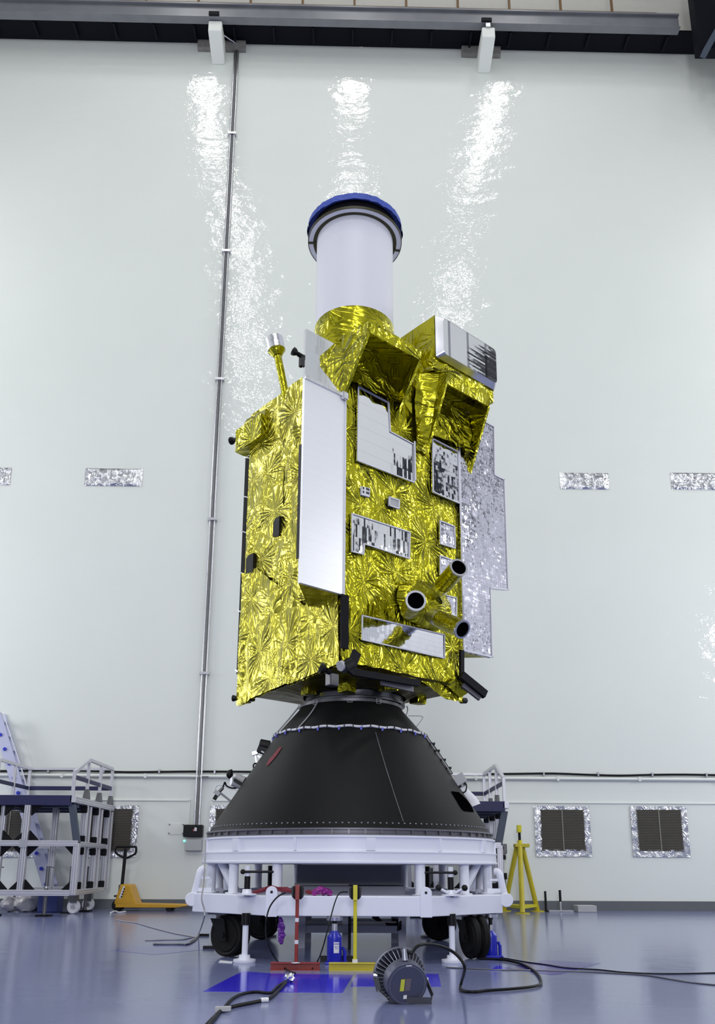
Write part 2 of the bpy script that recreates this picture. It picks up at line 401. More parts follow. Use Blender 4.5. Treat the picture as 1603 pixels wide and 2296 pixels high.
    def grid(s, fn, nu, nv):
        P = [fn(i / nu, j / nv) for j in range(nv + 1) for i in range(nu + 1)]
        F = [(j * (nu + 1) + i, j * (nu + 1) + i + 1, (j + 1) * (nu + 1) + i + 1, (j + 1) * (nu + 1) + i) for j in range(nv) for i in range(nu)]
        return s.faces(P, F)

    def ball(s, c, r, seg=12, sq=(1, 1, 1), jit=0.0):
        c = Vector(c); P = []; rings = seg // 2
        for j in range(rings + 1):
            t = PI * j / rings
            for i in range(seg):
                a = 2 * PI * i / seg
                d = Vector((math.sin(t) * math.cos(a), math.sin(t) * math.sin(a), math.cos(t)))
                k = 1 + jit * noise.noise(d * 2.3 + c * 3)
                P.append(c + Vector((d.x * sq[0], d.y * sq[1], d.z * sq[2])) * r * k)
        F = [(j * seg + i, (j + 1) * seg + i, (j + 1) * seg + (i + 1) % seg, j * seg + (i + 1) % seg) for j in range(rings) for i in range(seg)]
        return s.faces(P, F)

    def build(s, name, mat, parent=None, smooth=None, bevel=0.0, off=None, merge=True):
        bm = s.bm
        if merge: bmesh.ops.remove_doubles(bm, verts=bm.verts, dist=1e-5)
        bmesh.ops.recalc_face_normals(bm, faces=bm.faces)
        o_ = Vector(off) if off is not None else (Vector(parent['_org']) if parent is not None and '_org' in parent else None)
        if o_ is not None:
            for v in bm.verts: v.co -= o_
        me = bpy.data.meshes.new(name); bm.to_mesh(me); bm.free()
        if isinstance(mat, (list, tuple)):
            for mm in mat: me.materials.append(mm)
        else: me.materials.append(mat)
        ob = bpy.data.objects.new(name, me); COL.objects.link(ob)
        if parent is not None:
            ob.parent = parent
            if '_org' in parent: ob['_org'] = tuple(parent['_org'])
        elif o_ is not None: ob.location = o_
        if smooth is not None:
            me.polygons.foreach_set('use_smooth', [True] * len(me.polygons))
            if smooth < 179:
                me.set_sharp_from_angle(angle=math.radians(smooth))
        if bevel:
            md = ob.modifiers.new('bevel', 'BEVEL'); md.width = bevel; md.segments = 2; md.limit_method = 'ANGLE'; md.angle_limit = math.radians(40)
        return ob


def catmull(pts, k):
    out = []; n = len(pts)
    for i in range(n - 1):
        p0, p1, p2, p3 = pts[max(i - 1, 0)], pts[i], pts[i + 1], pts[min(i + 2, n - 1)]
        for j in range(k):
            t = j / k
            out.append(0.5 * ((2 * p1) + (p2 - p0) * t + (2 * p0 - 5 * p1 + 4 * p2 - p3) * t * t + (3 * p1 - p0 - 3 * p2 + p3) * t ** 3))
    out.append(pts[-1]); return out


def tag(o, label=None, cat=None, group=None, kind=None):
    if label: o['label'] = label
    if cat: o['category'] = cat
    if group: o['group'] = group
    if kind: o['kind'] = kind
    return o


def thing(name, label, cat, org=(0, 0, 0), group=None, rotz=0.0):
    o = bpy.data.objects.new(name, None); COL.objects.link(o); o.location = org; o.rotation_euler = (0, 0, rotz)
    o.empty_display_size = 0.1
    o['_org'] = tuple(org)
    return tag(o, label, cat, group)


def copy_tree(o, parent=None, shift=None):
    c = o.copy(); COL.objects.link(c)
    if parent is not None: c.parent = parent
    if shift is not None: c.location = o.location + Vector(shift)
    for ch in list(o.children): copy_tree(ch, c)
    return c


def struct(o): o['kind'] = 'structure'; return o


# ================================================================== THE HALL
HX, HYB, HZ = 13.0, -14.0, 24.0
rw = Matrix.Rotation(WYAW, 3, 'Z')
def wall_pt(u, z, off=0.0):      # off towards the camera
    return W0 + WX * u - WN * off + Vector((0, 0, z))
def wall_box(mb, u0, u1, z0, z1, o0, o1):
    P = [wall_pt(u, z, o) for z in (z0, z1) for u, o in ((u0, o1), (u1, o1), (u1, o0), (u0, o0))]
    return mb.faces(P, [(0, 3, 2, 1), (4, 5, 6, 7), (0, 1, 5, 4), (1, 2, 6, 5), (2, 3, 7, 6), (3, 0, 4, 7)])


struct(MB().box((-HX, HYB, -0.2), (HX, 15.6, 0.0)).build('floor', FLOORM))
struct(wall_box(MB(), -HX, HX, 0.0, 19.3, -0.3, 0.0).build('wall_back', WALLM))
struct(wall_box(MB(), -HX, HX, 19.3, HZ, -0.3, 0.02).build('wall_upper', CREAM))
struct(MB().box((-HX - 0.2, HYB, 0), (-HX, 15.6, HZ)).build('wall_left', WALLS))
struct(MB().box((HX, HYB, 0), (HX + 0.2, 15.6, HZ)).build('wall_right', WALLS))
for k, y in enumerate((-11.0, -6.0, -1.0, 4.0, 11.2)):
    for sx in (-1, 1):
        a, b = sorted((sx * HX, sx * (HX - 0.35)))
        struct(MB().box((a, y - 0.3, 0), (b, y + 0.3, HZ)).build('trim_%d' % (3 + k * 2 + (sx > 0)), CEIL))
for sx in (-1, 1):
    a, b = sorted((sx * HX, sx * (HX - 0.7)))
    struct(MB().box((a, HYB, 18.6), (b, 14.0, 19.5)).build('trim_%d' % (13 + (sx > 0)), GIRDER))
DARKCARD = pmat('dark_card', (0.02, 0.022, 0.03), 0.15)  # invented dark openings on the unseen right wall, for the mirrors to reflect
struct(MB().box((HX - 0.04, 6.5, 8.3), (HX, 7.6, 11.4)).build('reflection_card_1', DARKCARD))
struct(MB().box((HX - 0.04, 5.05, 8.0), (HX, 5.6, 9.6)).build('reflection_card_2', DARKCARD))
struct(MB().box((HX - 0.04, 8.3, 5.4), (HX, 9.6, 6.0)).build('reflection_card_3', DARKCARD))
struct(MB().box((HX - 0.04, 8.0, 10.4), (HX, 9.6, 11.0)).build('reflection_card_4', DARKCARD))
struct(MB().box((HX - 0.04, 8.2, 12.4), (HX, 9.8, 14.3)).build('reflection_card_5', DARKCARD))
struct(MB().box((-HX, 5.5, 0), (-HX + 0.05, 9.5, 4.8)).build('added_door_1', GIRDER))  # invented door out of view, added for the foil to reflect
struct(MB().box((-HX, HYB, 0), (HX, HYB + 0.04, 0.01)).build('trim_15', PLINTH))
struct(MB().box((-4, HYB, 0), (4, HYB + 0.05, 7)).build('added_door_2', GIRDER))  # invented door behind the camera, added for reflections
struct(MB().box((-HX, HYB - 0.2, 0), (HX, HYB, HZ)).build('wall_front', WALLS))
struct(MB().box((-HX, HYB, HZ), (HX, 15.6, HZ + 0.2)).build('ceiling', CEIL))
struct(wall_box(MB(), -HX, HX, 0.0, 0.165, 0.0, 0.03).build('baseboard_back', PLINTH))
# thin ledge above the vents (with the upright return beside the conduit)
m = MB()
wall_box(m, -HX, -3.0, 1.868, 1.886, 0, 0.02); wall_box(m, -2.62, HX, 1.868, 1.886, 0, 0.02)
wall_box(m, -3.02, -3.0, 1.46, 1.886, 0, 0.02); wall_box(m, -2.62, -2.60, 1.2, 1.886, 0, 0.02)
struct(m.build('trim_1', WHITEP))
# rough masonry at the wall head beside the brackets
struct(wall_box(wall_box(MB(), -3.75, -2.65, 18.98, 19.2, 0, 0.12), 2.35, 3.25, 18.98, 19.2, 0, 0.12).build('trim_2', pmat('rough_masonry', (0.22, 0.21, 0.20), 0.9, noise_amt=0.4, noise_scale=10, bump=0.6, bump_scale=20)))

# dark decking of the crane walkway, seen from below
dk = thing('crane_walkway', 'dark ribbed steel walkway deck along the top of the white wall', 'walkway', (0, 14.8, 19.2))
wall_box(MB(), -HX, HX, 19.2, 19.26, 0.03, 0.545).build('deck_plate', NAVY, dk)
RIB = pmat('rib_edge', (0.007, 0.008, 0.012), 0.6, spec=0.15); u = -8.3
while u < 8.5:
    wall_box(MB(), u, u + 0.035, 19.13, 19.2, 0.13, 0.5).build('deck_rib', RIB, dk); u += 0.9 if int(u * 10) % 3 else 0.82
# grey runway girder
gd = thing('runway_girder', 'long grey steel crane runway girder on white wall brackets', 'girder', (0, 14.45, 19.1))
m = MB(); wall_box(m, -HX, 7.2, 19.13, 19.46, 0.58, 0.68); m.build('web_plate', GIRDER, gd)
m = MB(); wall_box(m, -HX, 7.2, 19.10, 19.13, 0.56, 0.74); m.build('flange_plate', GIRDER, gd)
wall_box(MB(), -HX, 7.2, 19.46, 19.5, 0.56, 0.74).build('flange_plate', GIRDER, gd)
for px in (480, 1090):
    u = W(px, 60)[0] * 0.955
    wall_box(MB(), u - 0.13, u + 0.1, 19.11, 19.2, 0.74, 0.78).build('clamp_plate', BLACKM, gd)
rl = thing('walkway_railing', 'brown thin railing posts above the grey crane girder', 'railing', (0, 14.45, 19.5))
for k in range(14):
    u = -8.4 + k * 1.175
    if u > 6.7: break
    wall_box(MB(), u, u + 0.05, 19.5, 20.7, 0.60, 0.64).build('post', RUST, rl)
wall_box(MB(), -HX, 6.7, 19.5, 19.54, 0.66, 0.72).build('toe_rail', RUST, rl)
wall_box(MB(), -HX, 6.7, 20.7, 20.75, 0.60, 0.65).build('top_rail', RUST, rl)
# crane end carriage in the corner
ec = thing('crane_end_frame', 'dark steel crane end frame with slanting brace at the top right corner', 'crane', (7.0, 14.3, 18.6))
m = MB(); a = at(1562, 122, 14.25); b = at(1603, 0, 14.25)
m.box((a.x, 14.1, a.z), (a.x + 1.6, 14.35, a.z + 2.6)); m.build('end_plate', NAVY, ec)
MB().bar(at(1578, 122, 14.05), at(1630, 30, 14.05), 0.16, 0.12).build('brace', BLUEGREY, ec)
# white brackets carrying the girder
for nm, pl, pr, yb in (('left', 466, 496, 0.66), ('right', 1080, 1109, 0.72)):
    pa = at(pl, 60, 14.4); pb = at(pr, 60, 14.4)
    br = thing('wall_bracket', 'white concrete bracket under the crane girder, ' + ('beside the tall conduit' if nm == 'left' else 'the one right of the telescope tube'), 'bracket', ((pa.x + pb.x) / 2, 14.75, 18.62), 'girder brackets')
    u0, u1 = pa.x, pb.x
    z0 = 18.62 if nm == 'left' else 18.54
    P = [wall_pt(u0, z0, 0), wall_pt(u1, z0, 0), wall_pt(u1, z0 + 0.5, 0), wall_pt(u0, z0 + 0.5, 0)]
    Q = [wall_pt(u0, z0 + 0.18, yb), wall_pt(u1, z0 + 0.18, yb), wall_pt(u1, z0 + 0.46, yb), wall_pt(u0, z0 + 0.46, yb)]
    MB().faces(P + Q, [(0, 1, 2, 3), (7, 6, 5, 4), (0, 4, 5, 1), (1, 5, 6, 2), (2, 6, 7, 3), (3, 7, 4, 0)]).build('bracket_block', WHITEP, br, bevel=0.02)
    MB().box(((u0 + u1) / 2 - 0.05, wall_pt(0, 0, yb - 0.02).y, z0 + 0.44), ((u0 + u1) / 2 + 0.05, wall_pt(0, 0, yb - 0.15).y, 19.1)).build('bearing_post', STEEL, br)

# conduit run down the wall
cd = thing('conduit_run', 'bundle of tall grey steel conduits running down the white wall', 'conduit', wall_pt(-2.86, 1.4))
for k, (du, r) in enumerate(((-0.042, 0.017), (0.0, 0.019), (0.042, 0.016))):
    MB().cyl(wall_pt(-2.86 + du, 1.44, 0.05), wall_pt(-2.86 + du, 19.15, 0.05), r, n=10).build('conduit_pipe', STEEL if k != 1 else DSTEEL, cd, smooth=40)
for z in (4.2, 7.3, 10.4, 13.5, 16.6):
    wall_box(MB(), -2.95, -2.77, z, z + 0.05, 0, 0.085).build('saddle_clip', STEEL, cd)
MB().tube([wall_pt(-2.86, 19.0, 0.06), wall_pt(-2.88, 19.12, 0.1), wall_pt(-3.02, 19.14, 0.2), wall_pt(-3.15, 19.14, 0.3)], 0.02, 8).build('elbow_pipe', STEEL, cd, smooth=60)
# boxes at the foot of the conduit
bx = thing('control_box', 'black control box with small red light at the conduit foot', 'box', wall_pt(-2.9, 1.23))
u0, z1 = W(415, 1850); u1, z0 = W(456, 1877)
wall_box(MB(), u0, u1, z0, z1, 0.0, 0.16).build('case', BLACK, bx, bevel=0.01)
wall_box(MB(), (u0 + u1) / 2 + 0.03, (u0 + u1) / 2 + 0.07, z0 + 0.1, z0 + 0.16, 0.16, 0.165).build('display', LABELW, bx)
wall_box(MB(), (u0 + u1) / 2 + 0.01, (u0 + u1) / 2 + 0.02, z0 + 0.105, z0 + 0.125, 0.16, 0.166).build('indicator', LEDR, bx)
bx = thing('isolator_box', 'pale grey isolator box with green light under the black control box', 'box', wall_pt(-2.9, 1.0))
u0, z1 = W(418, 1880); u1, z0 = W(454, 1908)
wall_box(MB(), u0, u1, z0, z1 - 0.02, 0.0, 0.14).build('case', PALEGREY, bx, bevel=0.01)
c = wall_pt(*W(417, 1886), 0.16)
MB().ball(c, 0.022, 10).build('indicator', LEDG, bx, smooth=60)
u0, z1 = W(378, 1846); u1, z0 = W(412, 1871)
cp = thing('cover_plate', 'flat white cover plate with four corner bolts left of the control box', 'plate', wall_pt((u0 + u1) / 2, z0))
wall_box(MB(), u0, u1, z0, z1, 0.0, 0.008).build('plate', WHITEP, cp)
for uu in (u0 + 0.02, u1 - 0.02):
    for zz in (z0 + 0.02, z1 - 0.02):
        MB().cyl(wall_pt(uu, zz, 0.008), wall_pt(uu, zz, 0.02), 0.012, n=8).build('bolt', DSTEEL, cp)
# cable and pipe along the wall
cb = thing('wall_cable', 'black cable clipped along the white wall above the pipe', 'cable', wall_pt(-8, 2.4))
MB().tube([wall_pt(-9 + k * 0.6, 2.395 + 0.012 * math.sin(k * 1.3) - 0.004 * (k % 3), 0.035) for k in range(31)], 0.019, 8, 3).build('cable', BLACK, cb, smooth=60)
for k in range(18):
    wall_box(MB(), -8.6 + k, -8.57 + k, 2.36, 2.43, 0, 0.058).build('cable_clip', STEEL, cb)
pp = thing('wall_pipe', 'white pipe running level along the wall below the black cable', 'pipe', wall_pt(-8, 2.3))
MB().cyl(wall_pt(-9, 2.31, 0.035), wall_pt(9, 2.31, 0.035), 0.03, n=12).build('pipe', WHITEP, pp, smooth=40)
for k in range(12):
    wall_box(MB(), -8.35 + k * 1.5, -8.31 + k * 1.5, 2.27, 2.35, 0, 0.075).build('pipe_clip', WHITEP, pp)
for px, py in ((68, 1760), (466, 1740)):
    u, z = W(px, py)
    wall_box(MB(), u - 0.1, u + 0.02, 2.28, 2.31, 0.05, 0.09).build('valve_handle', DSTEEL, pp)


# wall vents: dark filter mesh taped in with foil
def vent(pl, pr, pt, pb, label):
    u0, z1 = W(pl, pt); u1, z0 = W(pr, pb)
    v = thing('wall_vent', label, 'vent', wall_pt((u0 + u1) / 2, z0), 'taped wall vents')
    m = MB(); n = 26; h = (z1 - z0) / n
    for k in range(n): wall_box(m, u0, u1, z0 + k * h, z0 + (k + 0.62) * h, 0.012, 0.024)
    wall_box(m, u0, u1, z0, z1, 0.0, 0.014)
    m.build('filter_mesh', VENT, v)
    um = (u0 + u1) / 2
    wall_box(MB(), um - 0.009, um + 0.009, z0, z1, 0.024, 0.03).build('centre_strip', VENTL, v)
    t = 0.10
    def frame(uA, uB, zA, zB):
        nu = max(2, int((uB - uA) / 0.03)); nv = max(2, int((zB - zA) / 0.03))
        def f(a, b):
            uu = uA + (uB - uA) * a; zz = zA + (zB - zA) * b
            q = noise.noise(Vector((uu * 14, zz * 14, 3.1))) * 0.012
            e = 0.006 * noise.noise(Vector((uu * 9, zz * 9, 8)))
            return wall_pt(uu + e, zz + e, 0.02 + q)
        return MB().grid(f, nu, nv)
    frame(u0 - t, u1 + t, z1 - 0.015, z1 + 0.05).build('foil_tape', SILF, v, smooth=25)
    frame(u0 - t, u1 + t, z0 - t, z0 + 0.02).build('foil_tape', SILF, v, smooth=25)
    frame(u0 - t, u0 + 0.015, z0, z1).build('foil_tape', SILF, v, smooth=25)
    frame(u1 - 0.015, u1 + t, z0, z1).build('foil_tape', SILF, v, smooth=25)


vent(1209, 1314, 1814, 1908, 'dark square vent taped with foil, behind the yellow tripod stand')
vent(1424, 1534, 1814, 1909, 'dark square vent taped with foil, rightmost along the wall')
vent(200, 293, 1812, 1909, 'dark square vent taped with foil, above the pallet truck handle')
vent(-20, 62, 1816, 1909, 'dark square vent taped with foil, behind the left work platform')
vent(484, 570, 1812, 1909, 'dark square vent taped with foil, half hidden behind the black cone')


# crumpled foil patches higher on the wall
def patch(pl, pr, pt, pb, label):
    u0, z1 = W(pl, pt); u1, z0 = W(pr, pb)
    def f(a, b):
        uu = u0 + (u1 - u0) * a; zz = z0 + (z1 - z0) * b
        edge = min(a, 1 - a, b, 1 - b)
        q = 0.03 * abs(noise.noise(Vector((uu * 3.2, zz * 9, 1.7)))) + 0.012 * noise.noise(Vector((uu * 12, zz * 20, 5)))
        return wall_pt(uu, zz, 0.006 + (0.02 + q) * min(1, edge * 9))
    o = MB().grid(f, 48, 20).build('foil_patch', SILF, None, smooth=30, off=wall_pt((u0 + u1) / 2, z0))
    tag(o, label, 'foil patch', 'foil patches on the wall')


patch(192, 318, 1050, 1091, 'crumpled silver foil patch on the wall left of the tall conduit')
patch(-60, 22, 1048, 1088, 'silver foil patch cut off by the left edge of the photo')
patch(1254, 1366, 1060, 1098, 'silver foil patch on the wall just right of the spacecraft')
patch(1502, 1620, 1060, 1099, 'pale foil patch cut off by the right edge of the photo')

# ================================================================== THE SPACECRAFT  (local X along the right face, Y into the body, Z up)
C = Vector((-0.135, 7.15, 0.0)); ZB = 2.30
sat = thing('spacecraft', 'gold foil wrapped spacecraft standing upright on the black cone', 'spacecraft', (C.x, C.y, ZB), None, math.radians(41))
sat['_org'] = (0, 0, ZB)
SW, LW = 1.60, 1.66       # face widths
ZT = 5.70


def crinkle(u, v, amp=0.012, seed=0.0):
    p = Vector((u, v, seed))
    a = abs(noise.noise(p * 3.1)) * 1.3 + abs(noise.noise(p * 7.3 + Vector((5, 1, 2)))) * 0.7
    return amp * a


def blanket(name, fn_edge, u0, u1, z1, face, mat, amp=0.014, seed=0.0, step=0.035, du=0.0):
    """foil sheet hanging on a face; fn_edge(u) is its lower hem"""
    nu = int((u1 - u0) / step); nv = int((z1 - 2.3) / step)
    def f(a, b):
        u = u0 + (u1 - u0) * a; zb = fn_edge(u) + 0.012 * noise.noise(Vector((u * 21, seed, 0))); z = zb + (z1 - zb) * b
        d = crinkle(u, z, amp, seed)
        e = min(1.0, min(a, 1 - a) * nu / 2)
        d *= e
        return Vector((u, -d - du, z)) if face == 'R' else Vector((-d - du, u, z))
    return MB().grid(f, nu, nv).build(name, mat, sat, smooth=75)


# inner body
MB().box((0.012, 0.012, 2.50), (SW - 0.01, LW - 0.01, ZT - 0.01)).build('bus_body', GOLD, sat)
def hemL(u):
    return 2.485 - 0.09 * u + (0.015 if u > 0.8 else 0) - (0.02 if u > 1.45 else 0)
def hemR(u):
    if u < 0.08: return 2.52
    if u < 0.95: return 2.50 + 0.015 * math.sin(u * 5)
    return 2.50 - min(0.15, (u - 0.95) * 0.40)
blanket('side_blanket', hemL, 0.0, LW, ZT, 'L', GOLDL, 0.026, 3.0)
blanket('front_blanket', hemR, 0.0, SW, ZT, 'R', GOLD, 0.020, 9.0)
# looser lower apron of the side face and its folded seam
def apron(a, b):
    u = 0.02 + (LW - 0.02) * a; top = 3.16 + (0.0 if u < 0.55 else min(0.62, (u - 0.55) * 0.72)) + 0.02 * noise.noise(Vector((u * 12, 0, 1)))
    z = hemL(u) + 0.01 + (top - hemL(u)) * b
    return Vector((-0.022 - crinkle(u * 1.6, z * 0.5, 0.022, 5.0), u, z))
MB().grid(apron, 50, 30).build('side_apron', GOLDL, sat, smooth=75)
# bulging folded patches of foil on the side face
for (u, z, ru, rz, d) in ((0.62, 4.10, 0.20, 0.5, 0.05), (0.62, 3.45, 0.22, 0.25, 0.06), (0.80, 5.1, 0.25, 0.3, 0.04), (1.25, 4.7, 0.28, 0.45, 0.03), (0.6, 5.0, 0.1, 0.25, 0.06)):
    def f(a, b, u=u, z=z, ru=ru, rz=rz, d=d):
        x, y = (a * 2 - 1), (b * 2 - 1); r = math.sqrt(x * x + y * y)
        k = max(0, 1 - max(abs(x), abs(y)) ** 2)
        return Vector((-0.012 - d * k * (0.6 + 0.8 * abs(noise.noise(Vector((x * 2 + u * 7, y * 2, z * 3))))), u + x * ru, z + y * rz))
    MB().grid(f, 16, 18).build('foil_fold', GOLDL, sat, smooth=75)
# dark openings in the side face
for (ua, ub, za, zb) in ((0.99, 1.10, 4.02, 4.235), (1.45, 1.585, 3.75, 3.965)):
    P = [(-0.036, ua, za), (-0.036, ub, za + 0.02), (-0.036, ub, zb - 0.03), (-0.036, ub - 0.04, zb), (-0.036, ua, zb)]
    MB().prism(P, (0.03, 0, 0)).build('vent_opening', BLACK, sat)

# white mirror radiator reaching past the corner, and its gold wedge behind
MB().box((-0.515, -0.032, 3.128), (-0.02, 0.0, 5.145)).build('white_radiator', OSRW, sat)['label'] = 'tall white radiator panel'
MB().box((-0.515, -0.032, 5.145), (-0.02, 0.0, 5.665)).build('radiator_top', OSRV, sat)['label'] = 'mirror-bright top of the white radiator'
MB().box((-0.5185, -0.004, 3.36), (-0.5125, 0.03, 4.47)).build('radiator_edge_strip', BLACK, sat)
m = MB(); m.faces([(-0.51, 0.002, 3.132), (-0.022, 0.002, 3.132), (-0.022, 0.03, 3.07), (-0.012, 0.50, 3.132), (-0.022, 0.03, 5.6), (-0.51, 0.002, 5.6), (-0.012, 0.5, 5.6)],
                 [(0, 1, 3), (1, 4, 6, 3), (0, 3, 6, 5), (0, 5, 4, 1), (5, 6, 4)])
m.build('radiator_wedge', GOLDF, sat)
MB().bar((-0.515, -0.038, 5.150), (-0.03, -0.038, 5.150), 0.012, 0.035).build('tape_strip', SILT, sat)
MB().bar((-0.03, -0.04, 5.15), (-0.03, -0.04, 5.66), 0.03, 0.02, (0, 1, 0)).build('tape_strip', SILT, sat)
MB().cbox((-0.045, -0.055, 5.135), (0.07, 0.04, 0.08)).build('corner_fitting', SILT, sat, bevel=0.012)
# silver hems along the radiator
MB().bar((-0.02, -0.036, 3.13), (-0.02, -0.036, 5.15), 0.02, 0.008, (0, 1, 0)).build('tape_strip', WIREW, sat)


def panel(poly, name='mirror_panel', mat=OSRM, th=0.02, d=0.034, rim=0.012):
    P = [(s_, -d, z_) for s_, z_ in poly]
    o = MB().prism(P, (0, th, 0)).build(name, mat, sat)
    if rim:
        m = MB(); n = len(P)
        for i in range(n):
            a, b = Vector(P[i]), Vector(P[(i + 1) % n]); dd = (b - a).normalized() * rim / 2
            m.bar(a - dd + Vector((0, -0.004, 0)), b + dd + Vector((0, -0.004, 0)), rim, 0.01, (0, 1, 0))
        m.build('panel_tape', WIREW, o)
    return o


panel([(0.135, 4.52), (0.905, 4.54), (0.908, 4.97), (0.57, 4.99), (0.55, 5.31), (0.142, 5.322)], 'mirror_radiator')
panel([(0.072, 3.57), (0.215, 3.58), (0.225, 3.688), (0.82, 3.69), (0.832, 3.975), (0.07, 3.948)], 'mirror_strip', OSRM)
panel([(0.202, 2.745), (1.298, 2.756), (1.302, 2.999), (0.202, 2.975)], 'mirror_strip', OSRN)
panel([(1.274, 3.972), (1.497, 3.982), (1.497, 4.226), (1.278, 4.228)], 'mirror_square', OSRS)
panel([(1.263, 3.633), (1.483, 3.637), (1.483, 3.836), (1.267, 3.838)], 'mirror_square', OSRS)
panel([(1.30, 3.24), (1.49, 3.235), (1.497, 3.432), (1.295, 3.425)], 'mirror_square', OSRS)
panel([(1.178, 4.523), (1.59, 4.519), (1.59, 5.13), (1.188, 5.140)], 'mirror_square', OSRN)
panel([(0.553, 4.18), (0.683, 4.184), (0.687, 4.276), (0.553, 4.27)], 'small_window', PALEGREY)
lb = panel([(0.19, 4.18), (0.297, 4.188), (0.302, 4.285), (0.19, 4.27)], 'marking_plate', LABELW, rim=0)
m = MB()
for (x, z) in ((0.205, 4.245), (0.205, 4.205), (0.25, 4.25), (0.25, 4.21), (0.272, 4.25), (0.272, 4.212)):
    m.box((x, -0.036, z), (x + 0.018, -0.033, z + 0.024))
m.build('plate_marking', INK, lb)
# big silver radiator running past the right edge of the body
big = [(1.597, 2.889), (2.045, 2.895), (2.058, 3.672), (2.36, 3.72), (2.375, 5.06), (2.205, 5.06), (2.228, 5.68), (1.62, 5.68)]
panel(big, 'silver_radiator', OSRS, 0.05, 0.03, 0.016)
MB().faces([(1.6, 0.02, 2.895), (2.04, 0.02, 2.90), (1.6, 0.35, 2.88), (1.6, 0.02, 5.0), (2.04, 0.02, 5.0), (1.6, 0.35, 5.0)], [(0, 2, 1), (0, 3, 5, 2), (1, 2, 5, 4), (3, 4, 5), (0, 1, 4, 3)]).build('radiator_wedge', GOLDF, sat)
for z in (3.30, 3.95, 4.45, 4.95):
    MB().bar((1.60, -0.036, z + 0.18), (1.60, -0.036, z - 0.18), 0.016, 0.006, (0, 1, 0)).build('tape_strip', WIREW, sat)
# silver cleat across the two hoods' mirror
MB().bar((0.908, -0.05, 4.56), (0.905, -0.05, 5.0), 0.016, 0.008, (0, 1, 0)).build('tape_strip', WIREW, sat)


# sun hoods: two slanted cheeks and a lid, open towards the viewer and downwards
def hood(s0, s1, pr, zlid_back, nm, mat=GOLDF, lip=True):
    """pr: list of (off, z) of the cheek from top front down to the bottom at the face"""
    o = MB()
    th = 0.022
    def cheek(s):
        poly = [(s, -a, z) for a, z in pr] + [(s, 0.0, zlid_back)]
        return MB().prism(poly, (th, 0, 0))
    root = None
    (a0, z0), (a1, z1) = pr[0], pr[1]
    top = MB().prism([(s0, -a0, z0), (s1, -a0, z0), (s1, 0.05, zlid_back), (s0, 0.05, zlid_back)], (0, 0, 0.025)).build(nm + '_lid', mat, sat)
    front = MB().prism([(s0, -a0, z0), (s1, -a0, z0), (s1, -a1, z1), (s0, -a1, z1)], (0, 0.02, 0)).build(nm + '_lip', mat, sat)
    for s in (s0, s1 - th): cheek(s).build(nm + '_cheek', mat, sat)
    for s in (s0 + th / 2, s1 - th / 2):
        MB().bar((s, -pr[1][0], pr[1][1]), (s, -pr[2][0], pr[2][1]), 0.03, 0.02).build(nm + '_hem', GOLD, sat)


hood(-0.05, 0.655, [(0.415, 5.745), (0.395, 5.66), (0.03, 5.15)], 5.80, 'hood', GOLD)
# back of the first hood: crumpled foil ramp
def ramp(a, b):
    s = -0.02 + 0.66 * a; z = 5.30 + 0.5 * b
    return Vector((s, -0.03 - 0.10 * (1 - b) ** 2 * (0.5 + abs(noise.noise(Vector((s * 6, z * 6, 2))))) - crinkle(s * 2, z * 2, 0.03, 4), z))
MB().grid(ramp, 24, 18).build('hood_lining', GOLD, sat, smooth=75)
hood(1.10, 1.80, [(0.345, 5.80), (0.32, 5.635), (0.02, 4.945)], 5.83, 'hood', GOLD)
def ramp2(a, b):
    s = 1.13 + 0.64 * a; z = 5.15 + 0.62 * b
    return Vector((s, -0.03 - 0.08 * (1 - b) ** 2 * (0.5 + abs(noise.noise(Vector((s * 6, z * 6, 7))))) - crinkle(s * 2, z * 2, 0.03, 8), z))
MB().grid(ramp2, 24, 20).build('hood_lining', GOLD, sat, smooth=75)
# outer cheek blanket between the hoods
def between(a, b):
    s = 0.93 + 0.19 * a; z = 4.92 + 0.9 * b
    return Vector((s, -0.03 - 0.24 * a * a * b - crinkle(s * 3, z * 2, 0.03, 11), z))
MB().grid(between, 12, 36).build('hood_flap', GOLD, sat, smooth=75)
# deck-top boxes
def gbox(lo, hi, name, mat=GOLD, amp=0.015, seed=1.0, n=14):
    lo, hi = Vector(lo), Vector(hi); sz = hi - lo; m = MB()
    def disp(p):
        q = noise.noise_vector(p * 5 + Vector((seed, seed, seed))) * amp
        return p + q
    for ax in range(3):
        i, j = [k for k in range(3) if k != ax]
        for side in (0, 1):
            def f(a, b, ax=ax, i=i, j=j, side=side):
                p = Vector(lo); p[i] += sz[i] * a; p[j] += sz[j] * b
                if side: p[ax] = hi[ax]
                return disp(p)
            m.grid(f, n, n)
    return m.build(name, mat, sat, smooth=75)


gbox((1.06, -0.12, 5.72), (1.98, 0.75, 6.0), 'cooler_base', GOLD, 0.02, 4.0)
gbox((1.05, -0.20, 5.83), (2.02, -0.05, 5.99), 'cooler_shelf', GOLD, 0.012, 6.0, 16)
gbox((1.075, -0.205, 5.985), (2.04, 0.42, 6.50), 'cooler_box', GOLDF, 0.004, 2.0, 8)
